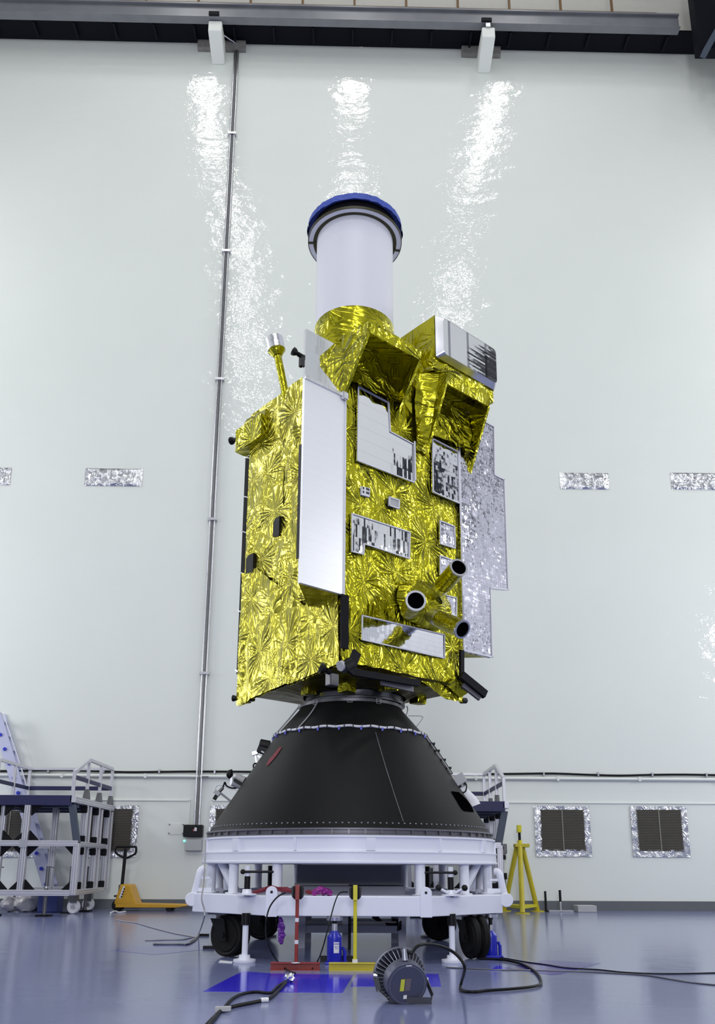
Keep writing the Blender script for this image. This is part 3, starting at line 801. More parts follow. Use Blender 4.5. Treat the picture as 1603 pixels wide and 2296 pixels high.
# its mirror front with rounded rim
P = []
def rr(s0, s1, z0, z1, r):
    out = []
    for cx, cz, a0 in ((s1 - r, z1 - r, 0), (s0 + r, z1 - r, PI / 2), (s0 + r, z0 + r, PI), (s1 - r, z0 + r, 1.5 * PI)):
        for k in range(5): out.append((cx + r * math.cos(a0 + k * PI / 8), cz + r * math.sin(a0 + k * PI / 8)))
    return out
oc = rr(1.075, 2.045, 5.985, 6.50, 0.03); ic = rr(1.125, 2.0, 6.02, 6.455, 0.05)
n = len(oc)
m = MB(); m.faces([(s_, -0.215, z_) for s_, z_ in oc] + [(s_, -0.285, z_) for s_, z_ in ic], [(i, (i + 1) % n, n + (i + 1) % n, n + i) for i in range(n)])
fr = m.build('cooler_rim', STEEL, sat, smooth=40)
fr['label'] = 'bright bevelled metal rim'
MB().prism([(s_, -0.283, z_) for s_, z_ in ic], (0, 0.02, 0)).build('cooler_mirror', OSRT, sat)

# telescope tube
TZ = Vector((0, 0, 0))
def loc_of(wx, wy):      # world xy -> spacecraft local
    d = Vector((wx - C.x, wy - C.y, 0)); a = math.radians(41)
    return (d.x * math.cos(a) + d.y * math.sin(a), -d.x * math.sin(a) + d.y * math.cos(a))
TY = 8.0
pl = at(709, 640, TY); pr_ = at(881, 640, TY); TR = (pr_.x - pl.x) / 2; tx = (pl.x + pr_.x) / 2
ts, tl = loc_of(tx, TY)
zb_ = at(795, 743, TY).z; zr = at(795, 545, TY).z; zc = at(795, 527, TY).z
RR = (at(899, 545, TY).x - at(692, 545, TY).x) / 2
def gband(a, b):
    an = a * 2 * PI; z = 5.72 + (zb_ - 5.72) * b
    r = TR * 1.012 + 0.010 * abs(noise.noise(Vector((math.cos(an) * 3, math.sin(an) * 3, z * 4)))) * (1 if b < 0.97 else 0.1)
    return Vector((ts + r * math.cos(an), tl + r * math.sin(an), z))
MB().grid(gband, 96, 24).build('telescope_collar', GOLDF, sat, smooth=30)
MB().lathe([(TR, zb_ - 0.02), (TR, zr + 0.05), (TR * 0.9, zr + 0.05)], (ts, tl, 0), 96).build('telescope_tube', TUBEW, sat, smooth=40)
MB().lathe([(TR * 1.003, zr - 0.012), (TR * 1.10, zr - 0.012), (TR * 1.10, zr + 0.02), (TR * 1.003, zr + 0.02)], (ts, tl, 0), 96, closed=True).build('baffle_gap', OLIVE, sat, smooth=40)
MB().lathe([(TR * 1.10, zr - 0.014), (RR, zr - 0.014), (RR, zr + 0.01), (TR * 1.10, zr + 0.01)], (ts, tl, 0), 96, closed=True).build('baffle_ring', TUBEW, sat, smooth=40)
MB().lathe([(RR - 0.001, zr - 0.016), (RR + 0.007, zr - 0.016), (RR + 0.007, zr + 0.012), (RR - 0.001, zr + 0.012)], (ts, tl, 0), 96, closed=True).build('baffle_edge', OLIVE, sat, smooth=40)
for px, py in ((703, 540), (890, 559)):     # dark joints of the ring
    d = at(px, py, TY); aw = math.atan2(at(px, 545, TY).y - TY, d.x - tx)
    sgn = -1 if px < 795 else 1
    yy = TY - (0.02 if px < 795 else -0.10)
    dv = Vector((sgn * math.sqrt(max(0.01, 1 - ((yy - TY) / RR) ** 2)), (yy - TY) / RR, 0)); a_ = math.radians(-41)
    dl = Vector((dv.x * math.cos(a_) - dv.y * math.sin(a_), dv.x * math.sin(a_) + dv.y * math.cos(a_), 0))
    MB().bar(Vector((ts, tl, zr - 0.017)) + dl * TR * 1.05, Vector((ts, tl, zr - 0.017)) + dl * RR, 0.03, 0.006).build('baffle_joint', OLIVE, sat)
def cap(a, b):
    an = a * 2 * PI; z = zc - 0.015 + 0.085 * b
    r = RR * 1.012 + 0.010 * noise.noise(Vector((math.cos(an) * 9, math.sin(an) * 9, z * 2))) + 0.012 * (1 - b)
    return Vector((ts + r * math.cos(an), tl + r * math.sin(an), z + 0.012 * noise.noise(Vector((math.cos(an) * 5, math.sin(an) * 5, 0)))))
m = MB().grid(cap, 128, 6)
m.lathe([(0.0, zc + 0.085), (RR * 0.9, zc + 0.085), (RR * 1.01, zc + 0.068)], (ts, tl, 0), 96)
m.lathe([(TR * 0.92, zc + 0.03), (RR * 1.0, zc + 0.03)], (ts, tl, 0), 96)
m.build('telescope_cover', BLUECLOTH, sat, smooth=50)['label'] = 'blue cloth cover over the tube mouth'
MB().lathe([(TR * 0.9, zr + 0.04), (TR * 1.12, zr + 0.055), (TR * 1.12, zc + 0.03), (TR * 0.9, zc + 0.03)], (ts, tl, 0), 96, closed=True).build('aperture_rim', BLACKM, sat, smooth=40)

# antenna mast on the deck
def satl(px, py, l):     # pixel -> local point on the plane at depth l
    a = math.radians(41); Ld = Vector((-math.sin(a), math.cos(a), 0))
    p = onplane(px, py, C + Ld * l, Ld); s_, l_ = loc_of(p.x, p.y); return Vector((s_, l_, p.z))
a = satl(640, 884, 1.02); b = satl(622, 795, 1.10); d = (b - a).normalized(); e = satl(619, 785, 1.1)
MB().cyl(a - d * 0.1, b, 0.042, n=20).build('antenna_mast', GOLDF, sat, smooth=50)
MB().cyl(b - d * 0.02, b + d * 0.05, 0.05, 0.092, n=24).build('antenna_neck', GOLDF, sat, smooth=40)
MB().cyl(b + d * 0.05, b + d * 0.20, 0.098, 0.100, n=28).build('antenna_cap', SILT, sat, smooth=40)
# bracket with sensor at the top left corner
gbox((-0.10, 1.30, 5.26), (0.05, 1.80, 5.53), 'sensor_bracket', GOLD, 0.012, 3.0, 10)
MB().prism([(-0.06, 1.30, 5.50), (-0.06, 1.80, 5.50), (-0.03, 1.70, 5.66), (-0.03, 1.32, 5.62)], (0.1, 0, 0)).build('sensor_bracket', GOLDL, sat)
def thruster(p, d, name='sensor_head', r=0.03, ln=0.07):
    p = Vector(p); d = Vector(d).normalized()
    m = MB(); m.cyl(p, p + d * ln, r * 0.62, n=14); m.lathe([(r * 0.4, ln), (r, ln + 0.03), (r * 1.15, ln + 0.055), (r * 0.9, ln + 0.05), (r * 0.2, ln + 0.02)], p, 16, axis=d)
    return m.build(name, BLACK, sat, smooth=40)
thruster((-0.06, 1.80, 5.44), (-0.2, 1, 0.15), r=0.04)
MB().cbox((-0.04, 1.80, 5.40), (0.06, 0.08, 0.06)).build('sensor_mount', DSTEEL, sat)
p = satl(672, 797, 0.02); thruster(p + Vector((0.03, 0, 0)), (-1, 0.1, 0.2), r=0.035, ln=0.05)
MB().cbox(p + Vector((0.02, 0.0, -0.06)), (0.03, 0.04, 0.1)).build('sensor_mount', BLACK, sat)

# folded solar array along the far edge of the side face
MB().box((0.02, 1.70, 2.70), (1.25, 1.77, 5.22)).build('solar_array', BLACKM, sat)['label'] = 'folded black solar array seen edge-on'
for z in (2.72, 3.38, 3.82, 4.30, 4.72, 5.2):
    MB().bar((0.01, 1.66, z - 0.03), (0.01, 1.775, z + 0.03), 0.012, 0.012).build('array_hinge', STEEL, sat)

# sensor cluster on the front face
cc = Vector((1.03, -0.06, 3.26))
def lump(a, b):
    t = a * 2 * PI; r = 0.04 + 0.30 * (1 - b)
    p = Vector((cc.x + r * 1.1 * math.cos(t), -0.02 - 0.22 * b ** 0.7, cc.z + r * 0.75 * math.sin(t)))
    return p + noise.noise_vector(p * 9) * 0.03
MB().grid(lump, 36, 12).build('sensor_pedestal', GOLD, sat, smooth=75)
def startube(a, b, r, name):
    a, b = Vector(a), Vector(b); d = (b - a); ln = d.length; d.normalize()
    bf = MB().pipe(a + d * ln * 0.3, b, r, r * 0.86, 28).build(name, GOLDF, sat, smooth=40)
    MB().cyl(a, a + d * ln * 0.34, r * 0.86, r * 0.98, 24).build('baffle_collar', SILT, bf, smooth=40)
    MB().pipe(b - d * 0.015, b + d * 0.008, r * 1.05, r * 0.84, 28).build('baffle_mouth', STEEL, bf, smooth=40)
    MB().cyl(a + d * ln * 0.35, b - d * 0.01, r * 0.85, n=24).build('baffle_bore', VOID, bf, smooth=40)
# mouths given by where they are seen; each tube looks outwards
def mouth(px, py, off): return satl(px, py, -off)
m1 = mouth(932, 1347, 0.42); startube(m1 + Vector((0.22, 0.32, 0.02)), m1, 0.092, 'star_sensor')
m2 = mouth(1028, 1273, 0.60); b2 = mouth(980, 1327, 0.14); startube(b2, m2, 0.086, 'star_sensor')
m3 = mouth(1036, 1411, 0.56); b3 = mouth(966, 1379, 0.14); startube(b3, m3, 0.086, 'star_sensor')

# black bars, hinges and thrusters along the foot of the body
MB().box((-0.055, -0.05, 2.62), (0.03, -0.03, 3.125)).build('hold_down_bar', BLACKM, sat)
MB().bar(satl(800, 1462, -0.14), satl(783, 1508, -0.16), 0.085, 0.03, (0, 1, 0)).build('yoke_arm', BLACKM, sat)
MB().cyl(satl(787, 1487, -0.14), satl(768, 1497, -0.14), 0.055, n=20).build('yoke_motor', BLACK, sat, smooth=40)
MB().cyl(satl(768, 1492, -0.14), satl(762, 1494, -0.14), 0.045, n=20).build('motor_cap', PALEGREY, sat, smooth=40)
MB().bar(satl(788, 1507, -0.12), satl(938, 1532, -0.12), 0.06, 0.05, (0, 1, 0)).build('hold_down_bar', BLACKM, sat)
MB().bar(satl(855, 1530, -0.06), satl(925, 1546, -0.06), 0.05, 0.03, (0, 1, 0)).build('release_plate', RINGG, sat)
MB().bar(satl(1035, 1458, -0.05), satl(1035, 1520, -0.05), 0.05, 0.03, (0, 1, 0)).build('hold_down_bar', BLACKM, sat)
ra = satl(1034, 1514, -0.12); rb = satl(1088, 1558, -0.20)
MB().bar(ra, rb, 0.085, 0.05, (0, 1, 0)).build('yoke_arm', BLACKM, sat)
MB().bar(ra.lerp(rb, 0.25) + Vector((-0.04, 0.03, -0.05)), rb + Vector((-0.05, 0.03, -0.04)), 0.05, 0.03, (0, 1, 0)).build('release_plate', RINGG, sat)
MB().faces([satl(1000, 1535, -0.02), satl(1032, 1512, -0.10), satl(1062, 1545, -0.08), satl(1032, 1565, -0.02), satl(1025, 1540, 0.1)], [(0, 1, 4), (1, 2, 4), (2, 3, 4), (3, 0, 4), (0, 3, 2, 1)]).build('corner_flap', GOLD, sat)
p = satl(541, 1566, 1.63); thruster(p, (-0.4, 0.6, 0.05), 'thruster', 0.03, 0.04)
MB().cbox(p + Vector((0.04, -0.02, -0.01)), (0.09, 0.07, 0.07)).build('thruster_mount', BROWNM, sat)
MB().cbox(satl(561, 1564, 1.5), (0.08, 0.08, 0.08)).build('thruster_mount', BROWNM, sat, bevel=0.01)
p = satl(742, 1508, 0.12); thruster(p, (-0.5, 0.1, 0.15), 'thruster', 0.045, 0.05)
MB().cbox(p + Vector((0.03, 0.02, -0.06)), (0.1, 0.08, 0.12)).build('thruster_mount', DSTEEL, sat, bevel=0.01)
MB().cyl(satl(1044, 1571, 0.02), satl(1034, 1571, 0.02), 0.03, n=14).build('thruster', BLACK, sat, smooth=40)
# underside: dark foil skirt, launch ring and small gold boxes
ax_s, ax_l = loc_of(-0.03, 8.24)
def under(a, b):
    an = a * 2 * PI; k = max(abs(math.cos(an)), abs(math.sin(an)))
    r0 = 0.52; r1 = min(0.80 / k, 1.0)
    r = r0 + (r1 - r0) * b
    p = Vector((ax_s + r * math.cos(an), ax_l + r * math.sin(an), 2.385 + 0.12 * b))
    return p + noise.noise_vector(p * 8) * 0.015
MB().grid(under, 72, 10).build('underside_blanket', BROWNM, sat, smooth=75)
MB().box((0.03, 0.03, 2.455), (SW - 0.03, LW - 0.03, 2.51)).build('bottom_deck', BROWNM, sat)
for (s_, l_, w_, h_) in ((0.30, 0.30, 0.12, 0.12), (0.62, 0.06, 0.14, 0.10), (0.18, 0.72, 0.1, 0.1), (1.28, 0.32, 0.12, 0.1), (1.5, 1.2, 0.12, 0.09)):
    gbox((s_, l_, 2.46 - h_), (s_ + w_, l_ + w_, 2.47), 'foil_box', GOLD, 0.014, s_ * 9, 6)
MB().lathe([(0.49, 2.306), (0.515, 2.306), (0.515, 2.325), (0.495, 2.335), (0.495, 2.40), (0.47, 2.40)], (ax_s, ax_l, 0), 96, closed=True).build('launch_ring', RINGM, sat, smooth=40)

# ================================================================== THE ADAPTER CONE
AX = Vector((-0.065, 8.24, 0))
cone = thing('adapter_cone', 'large black payload adapter cone with grey flange on the white ring', 'cone', (AX.x, AX.y, 0.985))
def rz(z):      # outer radius of the cone at height z
    pts = ((1.035, 1.355), (1.07, 1.345), (1.97, 0.765), (2.27, 0.51), (2.30, 0.50))
    for (z0, r0), (z1, r1) in zip(pts, pts[1:]):
        if z <= z1: return r0 + (r1 - r0) * (z - z0) / (z1 - z0)
    return 0.5
MB().lathe([(1.33, 1.03), (1.355, 1.035), (1.345, 1.07), (rz(1.5), 1.5), (0.765, 1.97), (0.51, 2.27), (0.50, 2.305), (0.44, 2.305)], AX, 128).build('cone_shell', CONE, cone, smooth=30)
MB().lathe([(1.30, 0.988), (1.375, 0.988), (1.375, 0.995), (1.362, 1.0), (1.362, 1.026), (1.385, 1.028), (1.385, 1.042), (1.345, 1.045), (1.30, 1.04)], AX, 128, closed=True).build('base_flange', RINGG, cone, smooth=30)
m = MB()
for k in range(64):
    a = 2 * PI * k / 64
    rot = Matrix.Rotation(a, 3, 'Z')
    m.cbox(AX + rot @ Vector((1.37, 0, 1.012)), (0.022, 0.014, 0.032), rot)
m.build('flange_rib', DSTEEL, cone)
m = MB()
for k in range(160):
    a = 2 * PI * k / 160; m.cbox(AX + Vector((1.338 * math.cos(a), 1.338 * math.sin(a), 1.085)), (0.012, 0.012, 0.01))
m.build('rivet_row', RINGG, cone)
MB().lathe([(0.50, 2.26), (0.522, 2.27), (0.522, 2.30), (0.50, 2.303)], AX, 96).build('top_ring', DSTEEL, cone, smooth=30)
for a in (-1.58, -1.05, -2.25, -0.35, -2.8):
    rot = Matrix.Rotation(a, 3, 'Z'); p = AX + rot @ Vector((0.535, 0, 2.275))
    m = MB(); h = 0.024
    for d1, d2 in (((-h, -h), (h, -h)), ((h, -h), (h, h)), ((h, h), (-h, h)), ((-h, h), (-h, -h))):
        m.bar(p + rot @ Vector((0.01, d1[0], d1[1])), p + rot @ Vector((0.01, d2[0], d2[1])), 0.005)
    m.build('clamp_bracket', RINGG, cone)
def on_cone(a, z, lift=0.0):
    r = rz(z) + lift; return AX + Vector((r * math.cos(a), r * math.sin(a), z))
# white wrapped harness round the cone with blue ties
MB().tube([on_cone(2 * PI * k / 72, 1.985 + 0.006 * math.sin(k * 1.9), 0.012) for k in range(73)], 0.0125, 8, 3).build('harness', WIREW, cone, smooth=60)
m = MB()
for k in range(60):
    a = 2 * PI * (k + 0.35) / 60; p = on_cone(a, 1.985, 0.012); m.cbox(p, (0.03, 0.03, 0.03), Matrix.Rotation(a, 3, 'Z') @ Matrix.Scale(0.36, 3, Vector((0, 1, 0))))
m.build('harness_tie', GROOVE, cone)
for k in range(24):
    a = 2 * PI * (k + 0.5) / 24; p = on_cone(a, 1.962, 0.01)
    MB().cbox(p, (0.016, 0.016, 0.03)).build('blue_clip', BLUESPOT, cone)
MB().tube([on_cone(-2.28, 1.985, 0.012), on_cone(-2.24, 2.08, 0.012), on_cone(-2.22, 2.18, 0.012), on_cone(-2.2, 2.28, 0.03)], 0.007, 8, 5).build('harness', WIREG, cone, smooth=60)
for da in (0.0, 0.05):
    MB().tube([on_cone(-2.86 - da, 1.985, 0.02), on_cone(-2.84 - da, 2.08, 0.022), on_cone(-2.86 - da, 2.17, 0.025), on_cone(-2.85 - da, 2.28, 0.03)], 0.007, 8, 5).build('harness', WIREG, cone, smooth=60)
MB().tube([on_cone(-0.30, 1.98, 0.012), on_cone(-0.28, 1.85, 0.02), on_cone(-0.29, 1.7, 0.02), on_cone(-0.30, 1.6, 0.02)], 0.012, 8, 5).build('harness', BLACK, cone, smooth=60)
MB().tube([on_cone(-0.33, 1.98, 0.012), on_cone(-0.31, 1.8, 0.018), on_cone(-0.33, 1.6, 0.02)], 0.007, 8, 5).build('harness', WIREG, cone, smooth=60)
for z in (1.9, 1.83, 1.74, 1.66):
    MB().cbox(on_cone(-0.29, z, 0.025), (0.05, 0.05, 0.018)).build('harness_clip', BLACK, cone)
MB().tube([on_cone(-1.27 + 0.06 * (1.9 - z), z, 0.0015) for z in (1.93, 1.8, 1.6, 1.4, 1.2, 1.1)], 0.0035, 6, 3).build('seam_line', RINGG, cone, smooth=60)
# loose wires at the right of the joint
MB().tube([at(912, 1583, 8.2), at(914, 1592, 8.2), at(910, 1605, 8.2), at(908, 1612, 8.2)], 0.006, 6, 5).build('loose_wire', WIREG, cone, smooth=60)
MB().tube([at(915, 1605, 8.2), at(945, 1606, 8.2), at(946, 1613, 8.2), at(931, 1632, 8.2)], 0.003, 6, 5).build('loose_wire', WIREG, cone, smooth=60)
# access opening on the right flank, white duct and electronics box beside it
def cone_hit(px, py):       # where the line of sight through a pixel meets (or comes nearest) the cone
    d = ray(px, py); best = (9, None); t = 6.2
    while t < 9.6:
        p = O + d * t; q_ = math.hypot(p.x - AX.x, p.y - AX.y) - rz(p.z)
        if q_ < best[0]: best = (q_, p.copy())
        if q_ <= 0: break
        t += 0.005
    p = best[1]; return (math.atan2(p.y - AX.y, p.x - AX.x), p.z)
def cone_patch(A, B, lift, name, mat):       # patch between two edge lines, following the curved shell
    A = [Vector((*cone_hit(*q_), 0)) for q_ in A]; B = [Vector((*cone_hit(*q_), 0)) for q_ in B]
    A = catmull(A, 6); B = catmull(B, 6); K = len(A) - 1
    def f(a, b, l=lift):
        q_ = A[round(b * K)].lerp(B[round(b * K)], a); return on_cone(q_.x, q_.y, l)
    return MB().grid(f, 10, K).build(name, mat, cone)
cone_patch([(1010, 1774), (1022, 1794), (1034, 1813), (1042, 1819)], [(1027, 1776), (1044, 1792), (1055, 1807), (1061, 1821)], 0.006, 'access_opening', VOID)
cone_patch([(627, 1676), (614, 1692), (603, 1705), (598, 1716)], [(634, 1675), (623, 1692), (609, 1709), (601, 1717)], 0.006, 'red_cover', REDC)
MB().tube([at(1034, 1765, 8.0), at(1042, 1779, 8.0), at(1055, 1795, 8.0), at(1061, 1808, 8.0)], lambda t: 0.040 + 0.035 * t, 14, 5).build('white_duct', WIREW, cone, smooth=60)
R_ = Euler((0, math.radians(-30), 0)).to_matrix().inverted()
e = at(1027, 1750, 8.02)
MB().cbox(e, (0.13, 0.16, 0.10), Matrix.Rotation(math.radians(-30), 3, 'Y')).build('electronics_box', PALEGREY, cone, bevel=0.006)
MB().cyl(at(1032, 1754, 8.0), at(1037, 1764, 8.0), 0.05, n=16).build('connector_head', DSTEEL, cone, smooth=40)
MB().tube([at(1040, 1752, 7.95), at(1046, 1762, 7.95), at(1043, 1775, 7.95), at(1034, 1777, 7.95)], 0.007, 6, 6).build('loose_wire', BLACK, cone, smooth=60)
# instrument brackets on the left flank
YL = 8.15
m = MB(); m.cyl(at(583, 1669, YL), at(604, 1673, YL), 0.055, n=16); m.build('gauge_head', BLACK, cone, smooth=40)
MB().cyl(at(582, 1666, YL), at(602, 1670, YL), 0.03, n=14).build('gauge_cap', PALEGREY, cone, smooth=40)
MB().cbox(at(592, 1684, YL), (0.13, 0.1, 0.07), Matrix.Rotation(0.35, 3, 'Y')).build('valve_block', BLACK, cone, bevel=0.008)
MB().bar(at(586, 1685, YL - 0.06), at(601, 1692, YL - 0.06), 0.03, 0.012).build('valve_tag', WIREW, cone)
MB().cbox(at(572, 1689, YL), (0.055, 0.08, 0.035), Matrix.Rotation(-0.3, 3, 'Y')).build('bracket_plate', STEEL, cone)
for q in (((572, 1692), (575, 1710)), ((578, 1694), (590, 1706)), ((586, 1696), (581, 1712)), ((600, 1700), (590, 1708))):
    MB().bar(at(*q[0], YL), at(*q[1], YL), 0.014).build('bracket_rod', STEEL, cone)
MB().cbox(at(597, 1703, YL), (0.07, 0.1, 0.1), Matrix.Rotation(0.5, 3, 'Y')).build('bracket_plate', RINGG, cone)
MB().tube([at(569, 1724, YL), at(568, 1716, YL), at(572, 1712, YL), at(584, 1713, YL)], 0.008, 6, 5).build('loose_wire', BLACK, cone, smooth=60)
MB().cyl(at(528, 1742, YL), at(547, 1752, YL), 0.045, n=16).build('sensor_can', PALEGREY, cone, smooth=40)
MB().cyl(at(522, 1754, YL), at(543, 1762, YL), 0.04, n=16).build('sensor_can', PALEGREY, cone, smooth=40)
MB().bar(at(525, 1748, YL - 0.05), at(545, 1760, YL - 0.05), 0.05, 0.03).build('can_strap', BLACK, cone)
MB().ball(at(515, 1736, YL), 0.035, 10, (1, 1, 1.3)).build('black_knob', BLACK, cone, smooth=60)
MB().tube([at(514, 1734, YL), at(517, 1729, YL), at(521, 1727, YL)], 0.013, 8, 4).build('knob_lever', BLACK, cone, smooth=60)
MB().bar(at(519, 1742, YL), at(518, 1760, YL), 0.02).build('bracket_rod', STEEL, cone)
MB().bar(at(490, 1775, YL), at(518, 1797, YL), 0.022).build('bracket_rod', RINGG, cone)
MB().cbox(at(487, 1778, YL), (0.06, 0.05, 0.04), Matrix.Rotation(0.6, 3, 'Y')).build('bracket_plate', PALEGREY, cone)
MB().cyl(at(491, 1776, YL), at(500, 1766, YL), 0.016, n=10).build('sensor_probe', DSTEEL, cone, smooth=40)
MB().cbox(at(483, 1788, YL), (0.03, 0.05, 0.05), Matrix.Rotation(0.5, 3, 'Y')).build('probe_clip', BLACK, cone)
MB().tube([at(500, 1766, YL), at(504, 1754, YL), at(508, 1762, YL), at(520, 1767, YL), at(532, 1766, YL), at(541, 1760, YL)], 0.009, 6, 5).build('loose_wire', BLACK, cone, smooth=60)
MB().tube([at(481, 1770, YL), at(487, 1761, YL), at(500, 1761, YL), at(515, 1768, YL), at(532, 1772, YL)], 0.006, 6, 5).build('loose_wire', WIREW, cone, smooth=60)

# ================================================================== THE TROLLEY
tr = thing('transport_trolley', 'white steel transport trolley with round ring on columns and black castors', 'trolley', (AX.x, AX.y, 0))
MB().lathe([(1.25, 0.755), (1.405, 0.755), (1.415, 0.762), (1.415, 0.775), (1.405, 0.78), (1.405, 0.842), (1.412, 0.845), (1.412, 0.855), (1.385, 0.86), (1.385, 0.965), (1.40, 0.968), (1.40, 0.984), (1.25, 0.984)], AX, 128, closed=True).build('support_ring', WHITE, tr, smooth=30)
for k in range(14):
    a = -PI / 2 + 0.13 + k * 2 * PI / 14; rot = Matrix.Rotation(a, 3, 'Z')
    MB().cbox(AX + rot @ Vector((1.395, 0, 0.912)), (0.022, 0.02 if k % 2 else 0.075, 0.105), rot).build('ring_gusset', WHITE, tr)
# lower frame: eight box beams
hw = 0.66
pts = [(-0.62, -1.48), (0.66, -1.48), (1.315, -0.90), (1.315, 0.90), (0.66, 1.48), (-0.62, 1.48), (-1.335, 0.90), (-1.335, -0.90)]
for i in range(8):
    a = Vector((*pts[i], 0)); b = Vector((*pts[(i + 1) % 8], 0)); nrm = Vector((-(b - a).y, (b - a).x, 0)).normalized()
    a2 = Vector((*[c_ * 0.9 for c_ in pts[i]], 0)); b2 = Vector((*[c_ * 0.9 for c_ in pts[(i + 1) % 8]], 0))
    P = [AX + v + Vector((0, 0, z)) for z in (0.355, 0.508) for v in (a, b, b2, a2)]
    MB().faces(P, [(0, 3, 2, 1), (4, 5, 6, 7), (0, 1, 5, 4), (1, 2, 6, 5), (2, 3, 7, 6), (3, 0, 4, 7)]).build('frame_beam', WHITE, tr, bevel=0.006)
# crossing beams inside
for y in (-0.55, 0.55):
    MB().box((AX.x - 1.25, AX.y + y - 0.06, 0.37), (AX.x + 1.24, AX.y + y + 0.06, 0.49)).build('cross_beam', WHITE, tr)
# columns
for deg in (26.0, 47.5, 69.0, 111.0, 132.5, 154.0):
    for sx in (-1, 1):
        a = -PI / 2 + sx * math.radians(deg); p = AX + Vector((1.345 * math.cos(a), 1.345 * math.sin(a), 0))
        c_ = MB().cyl(p + Vector((0, 0, 0.508)), p + Vector((0, 0, 0.757)), 0.042, n=24).build('column', WHITE, tr, smooth=40)
        MB().cyl(p + Vector((0, 0, 0.508)), p + Vector((0, 0, 0.516)), 0.068, n=20).build('column_foot', WHITE, c_, smooth=40)
for sx in (-1, 1):       # slanting struts between the side columns
    for d0, d1 in ((74, 92), (110, 92), (52, 64)):
        a0 = -PI / 2 + sx * math.radians(d0); a1 = -PI / 2 + sx * math.radians(d1)
        MB().cyl(AX + Vector((1.25 * math.cos(a0), 1.25 * math.sin(a0), 0.51)), AX + Vector((1.28 * math.cos(a1), 1.28 * math.sin(a1), 0.757)), 0.04, n=18).build('strut', WHITE, tr, smooth=40)
# lifting lugs on the front beam
for px in (609, 955):
    c_ = at(px, 2002, 6.74)
    poly = [(c_.x - 0.046, 6.735, 0.35), (c_.x + 0.046, 6.735, 0.35)] + [(c_.x + 0.046 * math.cos(t), 6.735, 0.535 + 0.046 * math.sin(t)) for t in [k * PI / 12 for k in range(13)]]
    lg = MB().prism(poly, (0, 0.026, 0)).build('lifting_lug', WHITE, tr, bevel=0.003)
    MB().cyl((c_.x, 6.733, 0.537), (c_.x, 6.765, 0.537), 0.011, n=14).build('lug_hole', BLACK, lg)
# drawbar arms with round ends at either side
for sx, pb, pt_ in ((-1, (432, 2016), (450, 1952)), (1, (1134, 2018), (1119, 1958))):
    y_ = 7.37
    p0 = at(*pb, y_); p1 = at(*pt_, y_)
    p1b = p1 + Vector((-sx * 0.02, 0.0, 0.0)); 
    ar = MB().tube([p0, p0.lerp(p1, 0.5) + Vector((0, 0, 0)), p1, p1 + Vector((-sx * 0.03, 0.02, 0.015))], 0.030, 12, 4).build('drawbar_arm', WHITE, tr, smooth=60)
    MB().cyl(p0 - Vector((0, 0.04, 0)), p0 + Vector((0, 0.05, 0)), 0.058, n=24).build('pivot_boss', WHITE, ar, smooth=40, bevel=0.006)
    MB().bar(p0 + Vector((-sx * 0.0, 0, 0.08)), p0 + Vector((-sx * 0.16, 0, 0.08)), 0.03).build('arm_link', WHITE, ar)
    MB().bar(p0.lerp(p1, 0.75), p0.lerp(p1, 0.75) + Vector((-sx * 0.10, 0, 0)), 0.018).build('arm_link', WHITE, ar)
# levelling jacks
def jack(x, y, name, handle, dark=False):
    mt = WHITE
    pad = MB().lathe([(0, 0), (0.085, 0), (0.088, 0.006), (0.088, 0.022), (0.045, 0.03), (0.042, 0.055), (0, 0.055)], (x, y, 0), 32).build('jack_foot', mt, tr, smooth=35)
    MB().cyl((x, y, 0.05), (x, y, 0.30), 0.024, n=20).build('jack_post', mt, pad, smooth=40)
    MB().cyl((x, y, 0.28), (x, y, 0.37), 0.034, n=16).build('jack_sleeve', BLACK, pad, smooth=40)
    s_ = MB().cyl((x, y, 0.50), (x, y, 0.655), 0.024, n=18).build('jack_screw', BLACK, tr, smooth=40)
    MB().lathe([(0, 0.508), (0.08, 0.508), (0.08, 0.52), (0.04, 0.525), (0.036, 0.555), (0, 0.555)], (x, y, 0), 24).build('jack_nut', WHITE, s_, smooth=35)
    MB().cyl((x, y, 0.64), (x, y, 0.735), 0.021, n=18).build('jack_head', WHITE, s_, smooth=40)
    if handle in ('bar', 'both'):
        sgn = 1 if x < 0 else -1
        MB().cyl((x - sgn * 0.03, y - 0.03, 0.69), (x + sgn * 0.21, y - 0.0, 0.69), 0.010, n=10).build('jack_bar', BLACK, s_, smooth=40)
        MB().ball((x - sgn * 0.035, y - 0.03, 0.69), 0.021, 12).build('bar_knob', BLACK, s_, smooth=60)
    if handle == 'both':
        for sg in (-1, 1):
            MB().cyl((x + sg * 0.03, y - 0.03, 0.535), (x + sg * 0.095, y - 0.05, 0.565), 0.011, n=10).build('nut_handle', WHITE, s_, smooth=40)
            MB().ball((x + sg * 0.105, y - 0.055, 0.572), 0.026, 12).build('bar_knob', BLACK, s_, smooth=60)
jack(-0.879, 6.875, 'jack', 'bar'); jack(0.765, 6.925, 'jack', 'both')
for px in (605, 959):
    p = at(px, 1985, 9.3); x = p.x
    pad = MB().lathe([(0, 0), (0.085, 0), (0.088, 0.02), (0.045, 0.03), (0, 0.05)], (x, 9.3, 0), 28).build('jack_foot', DSTEEL, tr, smooth=35)
    MB().cyl((x, 9.3, 0.05), (x, 9.3, 0.37), 0.026, n=16).build('jack_post', DSTEEL, pad, smooth=40)
    MB().cyl((x, 9.3, 0.5), (x, 9.3, 0.74), 0.026, n=16).build('jack_screw', BLACK, tr, smooth=40)
